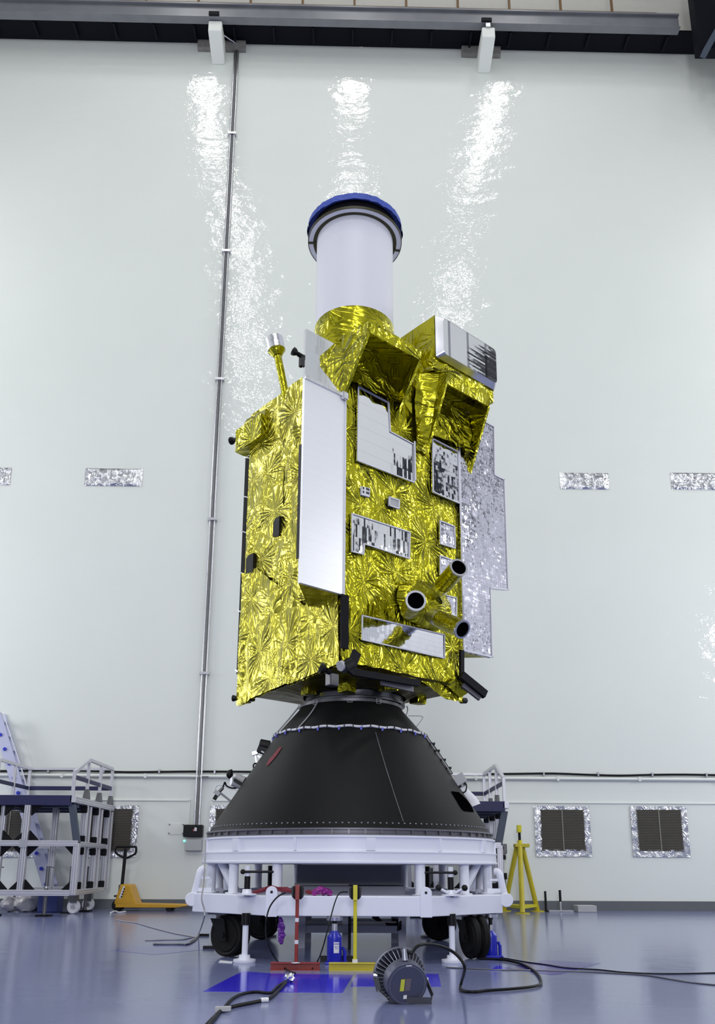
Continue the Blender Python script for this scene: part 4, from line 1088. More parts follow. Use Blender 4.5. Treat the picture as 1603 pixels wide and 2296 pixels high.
# castors
def caster(x, y, yaw, sgn):
    R = Matrix.Rotation(yaw, 3, 'Z'); c_ = Vector((x, y, 0.175)); axd = R @ Vector((1, 0, 0)); fwd = R @ Vector((0, 1, 0))
    top = Vector((x, y, 0.0)) + fwd * 0.08
    f = MB(); f.cbox(top + Vector((0, 0, 0.345)), (0.2, 0.2, 0.02), R); f.cyl(top + Vector((0, 0, 0.29)), top + Vector((0, 0, 0.345)), 0.07, n=20)
    fork = f.build('castor_fork', DSTEEL, tr, smooth=35)
    m = MB()
    for s_ in (-1, 1):
        a = c_ + axd * s_ * 0.005
    m.prism([c_ + axd * -0.095 + fwd * q + Vector((0, 0, z)) for q, z in ((-0.045, -0.045), (0.035, -0.045), (0.15, 0.13), (-0.01, 0.13))], axd * 0.012)
    m.prism([c_ + axd * 0.083 + fwd * q + Vector((0, 0, z)) for q, z in ((-0.045, -0.045), (0.035, -0.045), (0.15, 0.13), (-0.01, 0.13))], axd * 0.012)
    m.cyl(c_ - axd * 0.105, c_ + axd * 0.105, 0.022, n=14)
    m.build('fork_plate', BLACK, fork, smooth=35)
    for s_ in (-0.04, 0.04):
        w_ = MB().lathe([(0.03, -0.028), (0.13, -0.030), (0.135, -0.022), (0.155, -0.030), (0.170, -0.022), (0.175, 0), (0.170, 0.022), (0.155, 0.030), (0.135, 0.022), (0.13, 0.030), (0.03, 0.028)], c_ + axd * s_, 48, axis=axd, closed=True).build('wheel', RUBBER, tr, smooth=35)
        MB().cyl(c_ + axd * (s_ - 0.024), c_ + axd * (s_ + 0.024), 0.125, n=32).build('wheel_hub', BLACKM, w_, smooth=35)
caster(-1.06, 7.30, math.radians(55), -1); caster(0.985, 7.22, math.radians(18), 1)
caster(-0.98, 9.0, math.radians(75), -1); caster(0.86, 8.95, math.radians(58), 1)

# ------------------------------------------------------------------ bench of grey steel under the ring
bn = thing('equipment_bench', 'grey steel bench with dark cabinet standing under the trolley ring', 'bench', (-0.05, 8.3, 0))
bl, br_ = at(666, 1960, 8.0), at(901, 1960, 8.0)
MB().box((bl.x, 8.0, at(666, 1984, 8.0).z), (br_.x, 8.7, 0.75)).build('cabinet_body', GREYBOX, bn, bevel=0.006)
MB().box((bl.x + 0.02, 8.02, 0.40), (br_.x + 0.03, 8.7, at(666, 1985, 8.0).z - 0.005)).build('cabinet_base', GREYBOXL, bn)
MB().box((bl.x - 0.02, 7.97, at(700, 1984, 8.0).z - 0.005), (at(782, 1980, 8).x, 7.995, at(700, 1982, 8.0).z + 0.006)).build('edge_strip', PALEGREY, bn)
for px, y in ((676, 8.05), (776, 8.1), (902, 8.05), (690, 8.65), (885, 8.65)):
    x = at(px, 2060, y).x
    MB().box((x - 0.035, y, 0), (x + 0.035, y + 0.06, 0.42)).build('leg', GREYBOXL, bn)
x0, x1 = at(672, 2090, 8.1).x, at(905, 2090, 8.1).x
MB().box((x0, 8.12, 0.20), (x1, 8.6, 0.235)).build('lower_shelf', GREYBOX, bn)
MB().box((x0, 8.06, 0.135), (x1, 8.12, 0.20)).build('lower_rail', GREYBOXL, bn)
x = at(784, 2060, 7.95).x
tag(MB().cyl((x, 7.95, 0.0), (x, 7.95, 0.36), 0.014, n=10).build('black_rod', BLACK, None, smooth=40, off=(x, 7.95, 0)), 'thin black upright rod on the floor behind the yellow stand', 'rod')
cw = MB()
for k in range(5):
    cw.tube([at(835 + k * 3, 2056, 8.2), at(850 + k * 4, 2066 + k * 3, 8.15), at(880, 2072 + k * 3.4, 8.1), at(899, 2066 + k * 4, 8.05), at(880, 2060 + k * 2, 8.2)], 0.008, 6, 6)
tag(cw.build('cable_coil', BLACK, None, smooth=60, off=at(860, 2085, 8.15)), 'loose coil of black cable hanging under the grey bench', 'cable')

# ------------------------------------------------------------------ red and yellow stands
def tstand(px_, y, half, mat, matb, label, nick):
    p = G(px_, 2178); x = at(px_, 2100, y).x
    t = thing('post_stand', label, 'stand', (x, y, 0), 'upright post stands before the trolley')
    MB().box((x - half[0], y - 0.045, 0), (x + half[1], y + 0.045, 0.006)).build('base_flange', matb, t)
    MB().box((x - half[0], y - 0.006, 0.006), (x + half[1], y + 0.006, 0.045)).build('base_web', matb, t)
    MB().box((x - half[0], y - 0.035, 0.045), (x + half[1], y + 0.035, 0.051)).build('base_flange', matb, t)
    MB().cyl((x, y, 0.05), (x, y, 0.50), 0.0135, n=16).build('post', mat, t, smooth=40)
    MB().box((x - 0.016, y - 0.03, 0.49), (x + 0.016, y - 0.014, 0.60)).build('head_strap', mat, t, bevel=0.003)
    MB().lathe([(0, -0.05), (0.028, -0.05), (0.044, -0.03), (0.047, 0.03), (0.04, 0.045), (0, 0.05)], (x, y + 0.02, 0.545), 8).build('sensor_head', BLACK, t, smooth=30)
    return x, t
rx, rt = tstand(665, 6.40, (0.185, 0.175), REDP, REDP, 'red post stand on a red bar base with black head', 1)
for z in (0.335, 0.18): MB().cyl((rx, 6.4, z), (rx, 6.4, z + 0.028), 0.0142, n=12).build('tape_patch', LABELW, rt, smooth=40)
MB().cbox((rx - 0.0, 6.355, 0.053), (0.05, 0.04, 0.004), Matrix.Rotation(0.7, 3, 'Z')).build('tape_patch', LABELW, rt)
yx, yt = tstand(796, 6.40, (0.19, 0.17), YELP, YELD, 'yellow post stand on a yellow bar base with black head', 2)
MB().cyl((yx, 6.4, 0.05), (yx, 6.4, 0.075), 0.02, n=16).build('post_socket', LABELW, yt, smooth=40)
tag(MB().tube([at(640, 2001, 6.42), at(620, 2013, 6.41), at(603, 2038, 6.4), at(596, 2075, 6.4), G(600, 2115, 0.16), G(618, 2150, 0.03), G(640, 2172, 0.012), G(662, 2182, 0.01)], 0.006, 8, 6).build('sensor_cable', BLACK, None, smooth=60, off=G(640, 2172)), 'thin black cable arching from the red stand head to the floor', 'cable')
tag(MB().tube([at(780, 2000, 6.40), at(762, 2002, 6.38), at(752, 2020, 6.36), at(742, 2055, 6.34), at(732, 2095, 6.32), G(722, 2130, 0.14), G(712, 2155, 0.04), G(700, 2172, 0.012)], 0.005, 8, 6).build('sensor_cable', BLACK, None, smooth=60, off=G(700, 2172)), 'thin black cable hanging from the yellow stand head beside the blue jack', 'cable')
# red cloth and purple film on the beam
def rag(pts, r, name, mat, label, cat, seed=1.0, sq=0.55):
    pts = catmull([Vector(p) for p in pts], 6); P = []; n = 12; N = len(pts)
    for i, p in enumerate(pts):
        d = (pts[min(i + 1, N - 1)] - pts[max(i - 1, 0)]).normalized(); u_ = Vector((0, 1, 0)); v_ = d.cross(u_).normalized()
        e_ = math.sin(PI * min(1, max(0.02, i / (N - 1)))) ** 0.4
        for k in range(n):
            a = 2 * PI * k / n; rr_ = r * e_ * (0.75 + 0.6 * noise.noise(Vector((math.cos(a) * 1.5, math.sin(a) * 1.5, i * 0.35 + seed))))
            P.append(p + u_ * math.cos(a) * rr_ + v_ * math.sin(a) * rr_ * sq)
    F = [(i * n + k, i * n + (k + 1) % n, (i + 1) * n + (k + 1) % n, (i + 1) * n + k) for i in range(N - 1) for k in range(n)] + [tuple(range(n)), tuple(range((N - 1) * n, N * n))]
    return tag(MB().faces(P, F).build(name, mat, None, smooth=50, off=pts[N // 2]), label, cat)
rag([at(566, 2001, 6.9), at(590, 1996, 6.88), at(612, 1992, 6.86), at(640, 1995, 6.85), at(655, 1999, 6.84)], 0.045, 'red_cloth', REDC, 'dark red cloth lying on the white beam behind the lifting lug', 'cloth', 2.0, 0.6)
rag([at(684, 1999, 6.86), at(700, 2000, 6.85), at(722, 2002, 6.84)], 0.030, 'red_cover_tube', REDC, 'shiny red wrapped tube on the white beam between the stands', 'cover', 5.0, 0.7)
rag([at(700, 2006, 6.80), at(718, 1995, 6.80), at(730, 1998, 6.79), at(746, 2006, 6.79)], 0.05, 'magenta_film', MAGENTA, 'crumpled magenta film bunched on the white beam', 'film', 8.0, 0.8)
rag([at(628, 2056, 6.9), at(630, 2072, 6.9), at(632, 2090, 6.9), at(631, 2098, 6.9), at(631, 2108, 6.9), at(630, 2118, 6.9)], 0.048, 'purple_bag', PURPLE, 'purple tied bag hanging under the trolley beside the red stand', 'bag', 3.0, 0.75)


# ------------------------------------------------------------------ bottle jacks
def bottle_jack(x, y, top, label, face=0.0, lab=True, sc=1.0, saddle=True):
    j = thing('bottle_jack', label, 'jack', (x, y, 0), 'blue hydraulic bottle jacks')
    r = 0.056 * sc
    MB().box((x - r * 1.2, y - r * 1.2, 0), (x + r * 1.75, y + r * 1.2, 0.02)).build('base_plate', BLUEJ, j, bevel=0.005)
    MB().lathe([(r * 0.95, 0.018), (r, 0.03), (r, 0.185 * sc), (r * 0.98, 0.195 * sc), (r * 0.55, 0.225 * sc), (r * 0.5, 0.235 * sc), (0, 0.235 * sc)], (x, y, 0), 32).build('cylinder_body', BLUEJ, j, smooth=35)
    MB().cyl((x, y, 0.23 * sc), (x, y, 0.285 * sc), 0.022 * sc, n=20).build('ram', STEEL, j, smooth=40)
    MB().cyl((x, y, 0.28 * sc), (x, y, top - 0.03), 0.018 * sc, n=16).build('extension_screw', BLACK, j, smooth=40)
    if saddle: MB().lathe([(0.03, top - 0.035), (0.062, top - 0.032), (0.064, top - 0.005), (0.05, top), (0, top)], (x, y, 0), 32).build('saddle', STEEL, j, smooth=35)
    MB().cyl((x + r * 1.4, y - 0.01, 0.02), (x + r * 1.4, y - 0.01, 0.10), 0.014, n=14).build('pump_cylinder', BLUEJ, j, smooth=40)
    MB().bar((x + r * 1.4, y - 0.01, 0.09), (x + r * 1.1, y - 0.02, 0.125), 0.016).build('pump_lever', BLUEJ, j)
    if lab:
        m = MB(); a0 = -PI / 2 + 0.05
        m.lathe([(r + 0.0008, 0.085), (r + 0.0008, 0.165)], (x, y, 0), 10, a0 - 0.12, a0 + 0.62)
        lb_ = m.build('label', LABELW, j, smooth=60)
        m = MB()
        for z0, z1, b0, b1 in ((0.152, 0.156, -0.08, 0.58), (0.128, 0.133, 0.0, 0.26), (0.128, 0.133, 0.34, 0.5), (0.116, 0.120, 0.05, 0.36), (0.116, 0.120, 0.42, 0.5), (0.146, 0.149, -0.08, 0.58)):
            m.lathe([(r + 0.0014, z0), (r + 0.0014, z1)], (x, y, 0), 6, a0 + b0, a0 + b1)
        m.build('label_print', BLUEJ, lb_)
    return j
p = G(749, 2163)
bottle_jack(p.x, p.y + 0.05, 0.3545, 'blue hydraulic bottle jack with white label under the front beam', sc=1.05)
p = G(1101, 2146); bottle_jack(p.x, 7.32, 0.354, 'blue bottle jack beside the right black castor, the nearer of two', lab=False, sc=0.92, saddle=True)
bottle_jack(p.x - 0.02, 7.72, 0.354, 'blue bottle jack half hidden behind another at the right castor', lab=False, sc=0.92, saddle=False)
m = MB(); c_ = G(700, 2158)
for px, py, wd in ((765, 2160, 0.20),):
    q = G(px, py); m.box((q.x - 0.17, q.y + 0.1, 0), (q.x + 0.10, q.y + 0.16, 0.04))
tag(m.build('support_block', BLACK, None, off=G(765, 2160)), 'black flat block on the floor behind the blue labelled jack', 'block')

# ================================================================== WORK PLATFORMS
def platform(xa, xb, y0, y1, zd, label, wide, left_rail):
    """xa: outer (high rail) side, xb: other side"""
    t = thing('work_platform', label, 'work platform', ((xa + xb) / 2, (y0 + y1) / 2, 0), 'aluminium work platforms')
    s = 1 if xa > xb else -1
    def prof(name, a, b, wd=0.06, mat=ALU):
        a, b = Vector(a), Vector(b)
        o = MB().bar(a, b, wd, wd).build(name, mat, t, bevel=0.004)
        d = (b - a).normalized()
        if name in ('upright', 'beam') and wd > 0.05:
            m = MB(); u_ = Vector((0, -1, 0)); sd = d.cross(u_).normalized() if abs(d.y) < 0.9 else Vector((s, 0, 0))
            if abs(d.y) < 0.9:
                for q in (-0.22, 0.22): m.bar(a + u_ * (wd / 2 + 0.0005) + sd * wd * q, b + u_ * (wd / 2 + 0.0005) + sd * wd * q, 0.007, 0.002, sd)
            else:
                for q in (-0.22, 0.22): m.bar(a + sd * (wd / 2 + 0.0005) + Vector((0, 0, wd * q)), b + sd * (wd / 2 + 0.0005) + Vector((0, 0, wd * q)), 0.007, 0.002)
            m.build('groove', GROOVE, o)
        return o
    xo = xa + s * wide     # the base is wider than the deck
    # deck
    MB().box((min(xa, xb), y0, zd - 0.05), (max(xa, xb), y1, zd)).build('deck_board', BLUEDECK, t)
    MB().box((min(xa, xb), y0 - 0.03, zd - 0.15), (max(xa, xb), y0, zd)).build('deck_fascia', BLUEDECK, t, bevel=0.004)
    prof('beam', (xa + s * 0.02, y0 - 0.03, zd - 0.06), (xa + s * 0.02, y1, zd - 0.06), 0.09)
    for yy in (y0 + 0.35, (y0 + y1) / 2, y1 - 0.35):
        MB().box((min(xa, xb) + 0.02, yy - 0.05, zd - 0.16), (max(xa, xb) - 0.02, yy + 0.05, zd - 0.05)).build('deck_joist', BLUEGREY, t)
    # uprights
    zb = 0.34; zm = 1.05
    fx = [xo - s * 0.02, xa - s * 0.65, xa - s * 1.05, xa - s * 1.45]
    yr = y1 - 0.15
    prof('upright', (fx[0], y0, zb - 0.03), (fx[0], y0, zm), 0.085)
    prof('upright', (fx[1], y0, zb), (fx[1], y0, zd - 0.15), 0.085)
    prof('upright', (fx[1] + s * 0.1, y0 + 0.9, zb), (fx[1] + s * 0.1, y0 + 0.9, zd - 0.1), 0.085)
    prof('upright', (fx[2], y0 + 0.1, zb), (fx[2], y0 + 0.1, zd - 0.15), 0.075)
    prof('upright', (fx[3], y0 + 0.1, zb), (fx[3], y0 + 0.1, zd - 0.15), 0.075)
    prof('upright', (xb + s * 0.04, y0, zb), (xb + s * 0.04, y0, zd - 0.1), 0.085)
    prof('upright', (xb + s * 0.04, yr, zb), (xb + s * 0.04, yr, zd - 0.1), 0.085)
    for yy in (y0 + 0.65, y0 + 1.25, yr):
        prof('upright', (xa, yy, zb), (xa, yy, zd - 0.1), 0.085)
        prof('upright', (xa + s * 0.03, yy + 0.14, zb), (xa + s * 0.03, yy + 0.14, zd - 0.12), 0.05)
        for zz in (zd - 0.17, zm + 0.08, zm - 0.1, zb + 0.09):
            MB().cbox((xa, yy - 0.06, zz), (0.10, 0.05, 0.11)).build('corner_bracket', BLACKM, t, bevel=0.015)
    # level beams
    prof('beam', (xb, y0 - 0.01, zb), (xo - s * 0.06, y0 - 0.01, zb), 0.085); prof('beam', (xb, y0 - 0.01, zm), (xo, y0 - 0.01, zm), 0.085)
    prof('beam', (xb, yr, zb), (xa, yr, zb), 0.085); prof('beam', (xb, yr, zm), (xa, yr, zm), 0.085)
    prof('beam', (xo - s * 0.05, y0, zb), (xa, yr, zb), 0.08); prof('beam', (xo - s * 0.05, y0, zm), (xa, yr, zm), 0.07)
    MB().cbox((fx[1], y0 - 0.06, zm), (0.12, 0.012, 0.12)).build('joint_plate', STEEL, t)
    # gusset brackets
    def gus(x, z, sx, sz, y=y0 + 0.02):
        MB().prism([(x, y, z), (x + sx * 0.15, y, z), (x, y, z + sz * 0.15)], (0, 0.05, 0)).build('corner_bracket', BLACKM, t)
    for x in (fx[1], fx[2], fx[3]):
        for sx in (-1, 1):
            gus(x + sx * 0.04, zm + 0.04, sx, 1); gus(x + sx * 0.04, zb + 0.04, sx, 1); gus(x + sx * 0.04, zm - 0.04, sx, -1); gus(x + sx * 0.04, zd - 0.15, sx, -1)
    gus(fx[0] - s * 0.04, zm - 0.04, -s, -1); gus(fx[0] - s * 0.04, zb + 0.04, -s, 1)
    # slanting blue grey brace from deck corner to the wider base
    MB().bar((xa - s * 0.0, y0 + 0.02, zd - 0.14), (xo - s * 0.03, y0 + 0.02, zm), 0.10, 0.06, (0, 1, 0)).build('brace', BLUEGREY, t, bevel=0.004)
    # railings
    rt_ = zd + 0.62
    def post(x, y, z0_, z1_): return MB().bar((x, y, z0_), (x, y, z1_), 0.045, 0.045).build('rail_post', ALU, t, bevel=0.003)
    ys = [y0, y0 + 0.65, y0 + 1.3, y1 - 0.05]
    post(xa, ys[0], zd - 0.02, zd + 0.36); [post(xa, y, zd - 0.02, rt_) for y in ys[1:]]
    MB().bar((xa, ys[0], zd + 0.35), (xa, ys[1], rt_), 0.05).build('top_rail', ALU, t, bevel=0.003)
    MB().bar((xa, ys[1], rt_), (xa, ys[3], rt_), 0.05).build('top_rail', ALU, t, bevel=0.003)
    MB().bar((xa, ys[0], zd + 0.28), (xa, ys[3], zd + 0.28), 0.03, 0.06).build('mid_rail', BLUEDECK, t)
    for y in ys[1:]:
        MB().prism([(xa - 0.03, y - 0.11, zd), (xa - 0.03, y + 0.11, zd), (xa - 0.03, y + 0.03, zd + 0.15), (xa - 0.03, y - 0.03, zd + 0.15)], (0.06, 0, 0)).build('post_shoe', DSTEEL, t)
    MB().bar((xb, ys[3], rt_), (xa, ys[3], rt_), 0.045).build('top_rail', ALU, t, bevel=0.003)
    MB().bar((xb, ys[3], zd + 0.28), (xa, ys[3], zd + 0.28), 0.03, 0.07).build('mid_rail', BLUEDECK, t)
    if left_rail:
        for y in ys[1:]: post(xb, y, zd - 0.02, rt_)
        MB().bar((xb, ys[1], rt_), (xb, ys[3], rt_), 0.05).build('top_rail', ALU, t, bevel=0.003)
        MB().bar((xb, ys[0], zd + 0.28), (xb, ys[3], zd + 0.28), 0.03, 0.06).build('mid_rail', BLUEDECK, t)
    # feet and castors
    for x, y in ((xa - s * 0.12, 13.45), (xa - s * 0.16, 14.3), (xb + s * 0.1, 13.4), (xb + s * 0.1, 14.3)):
        f_ = MB().bar((x, y, zb), (x, y, 0.17), 0.11).build('castor_fork', DSTEEL, t)
        wv = MB().lathe([(0.03, -0.03), (0.095, -0.03), (0.105, -0.02), (0.107, 0), (0.105, 0.02), (0.095, 0.03), (0.03, 0.03)], (x, y, 0.107), 32, axis=(0.25, 1, 0), closed=True).build('castor_wheel', LABELW, t, smooth=35)
        MB().cyl((x - 0.01, y - 0.045, 0.107), (x + 0.01, y + 0.045, 0.107), 0.032, n=14).build('wheel_hub', STEEL, wv, smooth=40)
    for x, y in ((fx[1] + s * 0.33, y0 + 0.15), (fx[2] - s * 0.05, y0 + 0.2), (fx[3] + s * 0.12, y0 + 0.2), (xa - s * 0.25, y0 + 1.0), (xa - s * 0.15, y0 + 1.5)):
        m_ = MB().cyl((x, y, 0.02), (x, y, 0.72), 0.028, n=14).build('levelling_screw', DSTEEL, t, smooth=40)
        MB().box((x - 0.1, y - 0.08, 0), (x + 0.1, y + 0.08, 0.025)).build('foot_plate', BLACK, m_)
        MB().cyl((x, y, 0.40), (x, y, 0.43), 0.045, n=14).build('screw_collar', STEEL, m_, smooth=40)
        MB().bar((x, y, 0.71), (x + s * 0.09, y, 0.70), 0.015).build('crank', DSTEEL, m_)
    return t


platform(-4.30, -5.75, 12.6, 14.6, 1.76, 'aluminium work platform with blue deck at the left wall, before the pallet truck', 0.15, True)
platform(2.23, 0.85, 12.6, 14.6, 1.70, 'aluminium work platform with blue deck mostly hidden behind the cone', -0.08, True)

# ladder stair beside the left platform
ld = thing('ladder', 'steep pale blue ladder with handrail leaning behind the left platform', 'ladder', (-5.2, 14.3, 0))
pa, pb = at(112, 2000, 14.72), at(-10, 1600, 14.74)
pa.z = max(pa.z, 0.12); d = (pb - pa)
for dy in (0.0, 0.22):
    MB().bar(pa + Vector((0, dy, 0)), pb + Vector((0, dy, 0)), 0.025, 0.19, (1, 0, 0.3)).build('stringer', pmat('pale_blue_steel', (0.55, 0.57, 0.75), 0.4) if 'pale_blue_steel' not in MATS else MATS['pale_blue_steel'], ld)
for k in range(12):
    c_ = pa + d * (k + 0.5) / 12
    MB().cbox(c_ + Vector((0, 0.11, 0)), (0.17, 0.2, 0.025)).build('tread', MATS['pale_blue_steel'], ld)
    MB().cyl(c_ + Vector((-0.02, -0.03, 0)), c_ + Vector((-0.02, -0.015, 0)), 0.032, n=14).build('tread_cap', BLUESPOT, ld, smooth=40)
MB().tube([at(2, 1599, 14.72), at(8, 1603, 14.72), at(14, 1620, 14.72), at(50, 1730, 14.72), at(66, 1790, 14.72)], 0.012, 8, 4).build('handrail', ALU, ld, smooth=60)
# clear bags and blue bin under the left platform
for px, py, r, lab in ((22, 2024, 0.14, 'clear plastic bag, smaller one, on the floor under the left platform'), (60, 2020, 0.19, 'clear crumpled plastic bag, larger one, on the floor under the left platform')):
    p = at(px, py, 13.9)
    tag(MB().ball((p.x, 13.9, r * 0.85), r, 20, (1, 0.9, 0.85), 0.35).build('plastic_bag', PLASTICBAG, None, smooth=40, off=(p.x, 13.9, 0)), lab, 'bag', 'plastic bags under the platform')
p = at(118, 2020, 13.9)
tag(MB().box((p.x - 0.17, 13.7, 0), (p.x + 0.15, 14.0, 0.30)).build('blue_crate', pmat('blue_crate_plastic', (0.02, 0.035, 0.16), 0.45), None, bevel=0.02, off=(p.x, 13.85, 0)), 'dark blue crate on the floor under the left platform', 'crate')
p = at(90, 2018, 14.35)
tag(MB().box((p.x - 0.15, 14.2, 0), (p.x + 0.12, 14.45, 0.28)).build('black_box', BLACKM, None, bevel=0.01, off=(p.x, 14.3, 0)), 'black box on the floor beside the dark blue crate', 'box')

# ================================================================== PALLET TRUCK
pt = thing('pallet_truck', 'yellow pallet truck with black upright handle by the wall', 'pallet truck', (-4.1, 14.5, 0))
PY = 14.45
def q(px, py, y=PY): return at(px, py, y)
zf = 0.0
hx0 = q(265, 2030).x
pts_ = [(q(266, 2032).x, 0.10), (q(313, 2030).x, 0.10), (q(308, 2020).x, 0.20), (q(297, 1987).x, 0.43), (q(277, 1987).x, 0.43), (q(262, 2030).x, 0.12)]
hd = MB().prism([(x, PY - 0.2, z) for x, z in pts_], (0, 0.4, 0)).build('pump_housing', TRUCK, pt, bevel=0.02)
P = [(q(283, 1993).x, 0.40), (q(287, 1993).x, 0.40), (q(280, 2014).x, 0.21), (q(274, 2014).x, 0.21)]
sg = MB().prism([(x, PY - 0.206, z) for x, z in P], (0, 0.006, 0)).build('label', LABELW, hd)
m = MB()
for k in range(4):
    t_ = 0.12 + k * 0.22
    cx_ = P[0][0] + (P[3][0] - P[0][0]) * t_ + 0.018; cz = 0.40 - 0.19 * t_ - 0.012
    m.box((cx_, PY - 0.209, cz - 0.022), (cx_ + 0.022, PY - 0.205, cz + 0.006))
m.build('label_print', INK, sg)
x1 = q(425, 2030).x
for dy in (-0.2, 0.08):
    fk = MB().prism([(pts_[0][0] - 0.0, PY + dy, 0.06), (x1 - 0.2, PY + dy, 0.06), (x1, PY + dy, 0.09), (x1, PY + dy, 0.105), (pts_[0][0], PY + dy, 0.13)], (0, 0.16, 0)).build('fork', TRUCK, pt, bevel=0.006)
    MB().cyl((x1 - 0.32, PY + dy + 0.02, 0.04), (x1 - 0.32, PY + dy + 0.14, 0.04), 0.04, n=18).build('fork_roller', BLACK, fk, smooth=40)
w_ = q(266, 2030).x
MB().cyl((w_, PY - 0.1, 0.09), (w_, PY - 0.03, 0.09), 0.09, n=24).build('steer_wheel', BLACK, pt, smooth=40)
MB().cyl((w_, PY + 0.03, 0.09), (w_, PY + 0.1, 0.09), 0.09, n=24).build('steer_wheel', BLACK, pt, smooth=40)
MB().cyl((q(273, 2005).x, PY - 0.05, 0.15), (q(274, 1995).x, PY - 0.05, 0.42), 0.05, n=18).build('pump_cylinder', DSTEEL, pt, smooth=40)
MB().bar((q(262, 2010).x, PY - 0.15, 0.24), (q(275, 2010).x, PY, 0.24), 0.03).build('release_pedal', DSTEEL, pt)
ha = MB().cyl((q(275, 1990).x, PY - 0.05, 0.38), (q(284, 1900).x, PY - 0.05, at(284, 1903, PY).z), 0.028, n=14).build('handle_shaft', BLACK, pt, smooth=40)
lp = [q(262, 1902), q(265, 1899), q(284, 1899), q(304, 1899), q(307, 1902), q(306, 1912), q(300, 1917), q(284, 1924), q(268, 1917), q(261, 1910), q(262, 1902)]
MB().tube([Vector((p.x, PY - 0.05, p.z)) for p in lp], 0.019, 10, 4).build('handle_loop', BLACK, ha, smooth=60)
p = G(242, 2046)
tag(MB().tube([G(248, 2047, 0.012), G(258, 2043, 0.02), G(266, 2046, 0.012), G(281, 2044, 0.012)], 0.014, 6, 4).build('tape_scrap', LABELW, None, smooth=60, off=p), 'crumpled white scrap of tape on the floor before the pallet truck', 'scrap')

# ================================================================== TRIPOD STAND AND SMALL THINGS AT THE RIGHT WALL
tp = thing('tripod_stand', 'tall yellow steel tripod stand with screw head by the right wall', 'tripod', (2.95, 14.6, 0))
TYY = 14.55; tcx = at(1170, 2000, TYY).x
topz = at(1168, 1896, TYY).z
MB().box((at(1153, 1896, TYY).x, TYY - 0.1, topz - 0.03), (at(1185, 1896, TYY).x, TYY + 0.1, topz + 0.03)).build('head_plate', YELD, tp, bevel=0.008)
MB().cyl((tcx, TYY, topz + 0.03), (tcx, TYY, topz + 0.09), 0.04, n=18).build('head_socket', YELP, tp, smooth=40)
MB().cyl((tcx, TYY, topz + 0.08), (tcx, TYY, at(1167, 1866, TYY).z), 0.024, n=16).build('screw_rod', BLACK, tp, smooth=40)
MB().box((tcx - 0.04, TYY - 0.04, at(1167, 1867, TYY).z), (tcx + 0.035, TYY + 0.04, at(1167, 1850, TYY).z)).build('fork_head', YELP, tp, bevel=0.008)
feet = [Vector((at(1136, 2020, TYY).x, 14.85, 0)), Vector((at(1171, 2036, 14.1).x, 14.1, 0)), Vector((at(1212, 2036, TYY).x, 14.8, 0))]
for f_ in feet:
    a = Vector((tcx, TYY, topz)) + (f_ - Vector((tcx, TYY, 0))).normalized() * 0.06
    lg = MB().cyl(f_ + Vector((0, 0, 0.01)), a, 0.042, n=16).build('leg', YELD, tp, smooth=40)
    MB().cyl(f_, f_ + Vector((0, 0, 0.015)), 0.12, n=20).build('foot_pad', YELD, lg, smooth=40)
for i in range(3):
    a = feet[i].lerp(Vector((tcx, TYY, topz)), 0.09); b = feet[(i + 1) % 3].lerp(Vector((tcx, TYY, topz)), 0.09)
    MB().bar(a, b, 0.045).build('stretcher', YELP, tp)
def rodstand(px, label):
    p = at(px, 2034, 14.7); x = p.x
    t = thing('rod_stand', label, 'stand', (x, 14.7, 0), 'small rod stands by the wall')
    MB().box((x - 0.22, 14.62, 0), (x + 0.2, 14.78, 0.03)).build('base_bar', STEEL, t, bevel=0.004)
    MB().cyl((x, 14.7, 0.03), (x, 14.7, 0.18), 0.02, n=12).build('stem', STEEL, t, smooth=40)
    MB().cyl((x, 14.7, 0.17), (x, 14.7, 0.36), 0.022, n=12).build('grip', BLACK, t, smooth=40)
rodstand(1257, 'small steel stand with black rod on the floor by the grey block')
p = at(1224, 2036, 14.75)
tag(MB().cyl((p.x, 14.75, 0), (p.x, 14.75, 0.34), 0.02, n=12).build('black_rod', BLACK, None, smooth=40, off=(p.x, 14.75, 0)), 'short black rod standing on the floor beside the yellow tripod foot', 'rod')
p = at(1312, 2036, 14.7)
tag(MB().box((p.x - 0.15, 14.6, 0), (p.x + 0.17, 14.9, 0.11)).build('grey_block', PALEGREY, None, bevel=0.008, off=(p.x, 14.75, 0)), 'small grey block on the floor against the right wall plinth', 'block')
# hoist hanging beside the right platform
hs = thing('wall_controller', 'dark grey control unit with knobs hanging behind the right platform', 'controller', wall_pt(2.5, 0.6))
for py, px, w_, h_, mt in ((1903, 1127, 0.14, 0.17, DSTEEL), (1920, 1126, 0.12, 0.12, RINGG)):
    p = at(px, py, 14.9); MB().box((p.x - w_ / 2, 14.85, p.z - h_ / 2), (p.x + w_ / 2, 15.08, p.z + h_ / 2)).build('case', mt, hs, bevel=0.012)
for px, py in ((1124, 1901), (1129, 1922)): 
    p = at(px, py, 14.82); MB().cyl((p.x, 14.8, p.z), (p.x, 14.86, p.z), 0.04, n=16).build('knob', BLACK, hs, smooth=40)
MB().tube([at(1127, 1932, 14.95), at(1128, 1945, 14.95), at(1128, 1962, 14.95)], 0.014, 8, 3).build('hanging_cord', BLACK, hs, smooth=60)
p = at(1128, 1965, 14.95); MB().box((p.x - 0.07, 14.88, p.z - 0.05), (p.x + 0.06, 15.0, p.z + 0.06)).build('pendant', BLACK, hs, bevel=0.01)
p2 = at(1131, 2010, 14.95); MB().bar(p + Vector((0, 0, -0.05)), Vector((p2.x, 14.95, 0.0)), 0.08, 0.06, (0, 1, 0)).build('support_post', DSTEEL, hs)

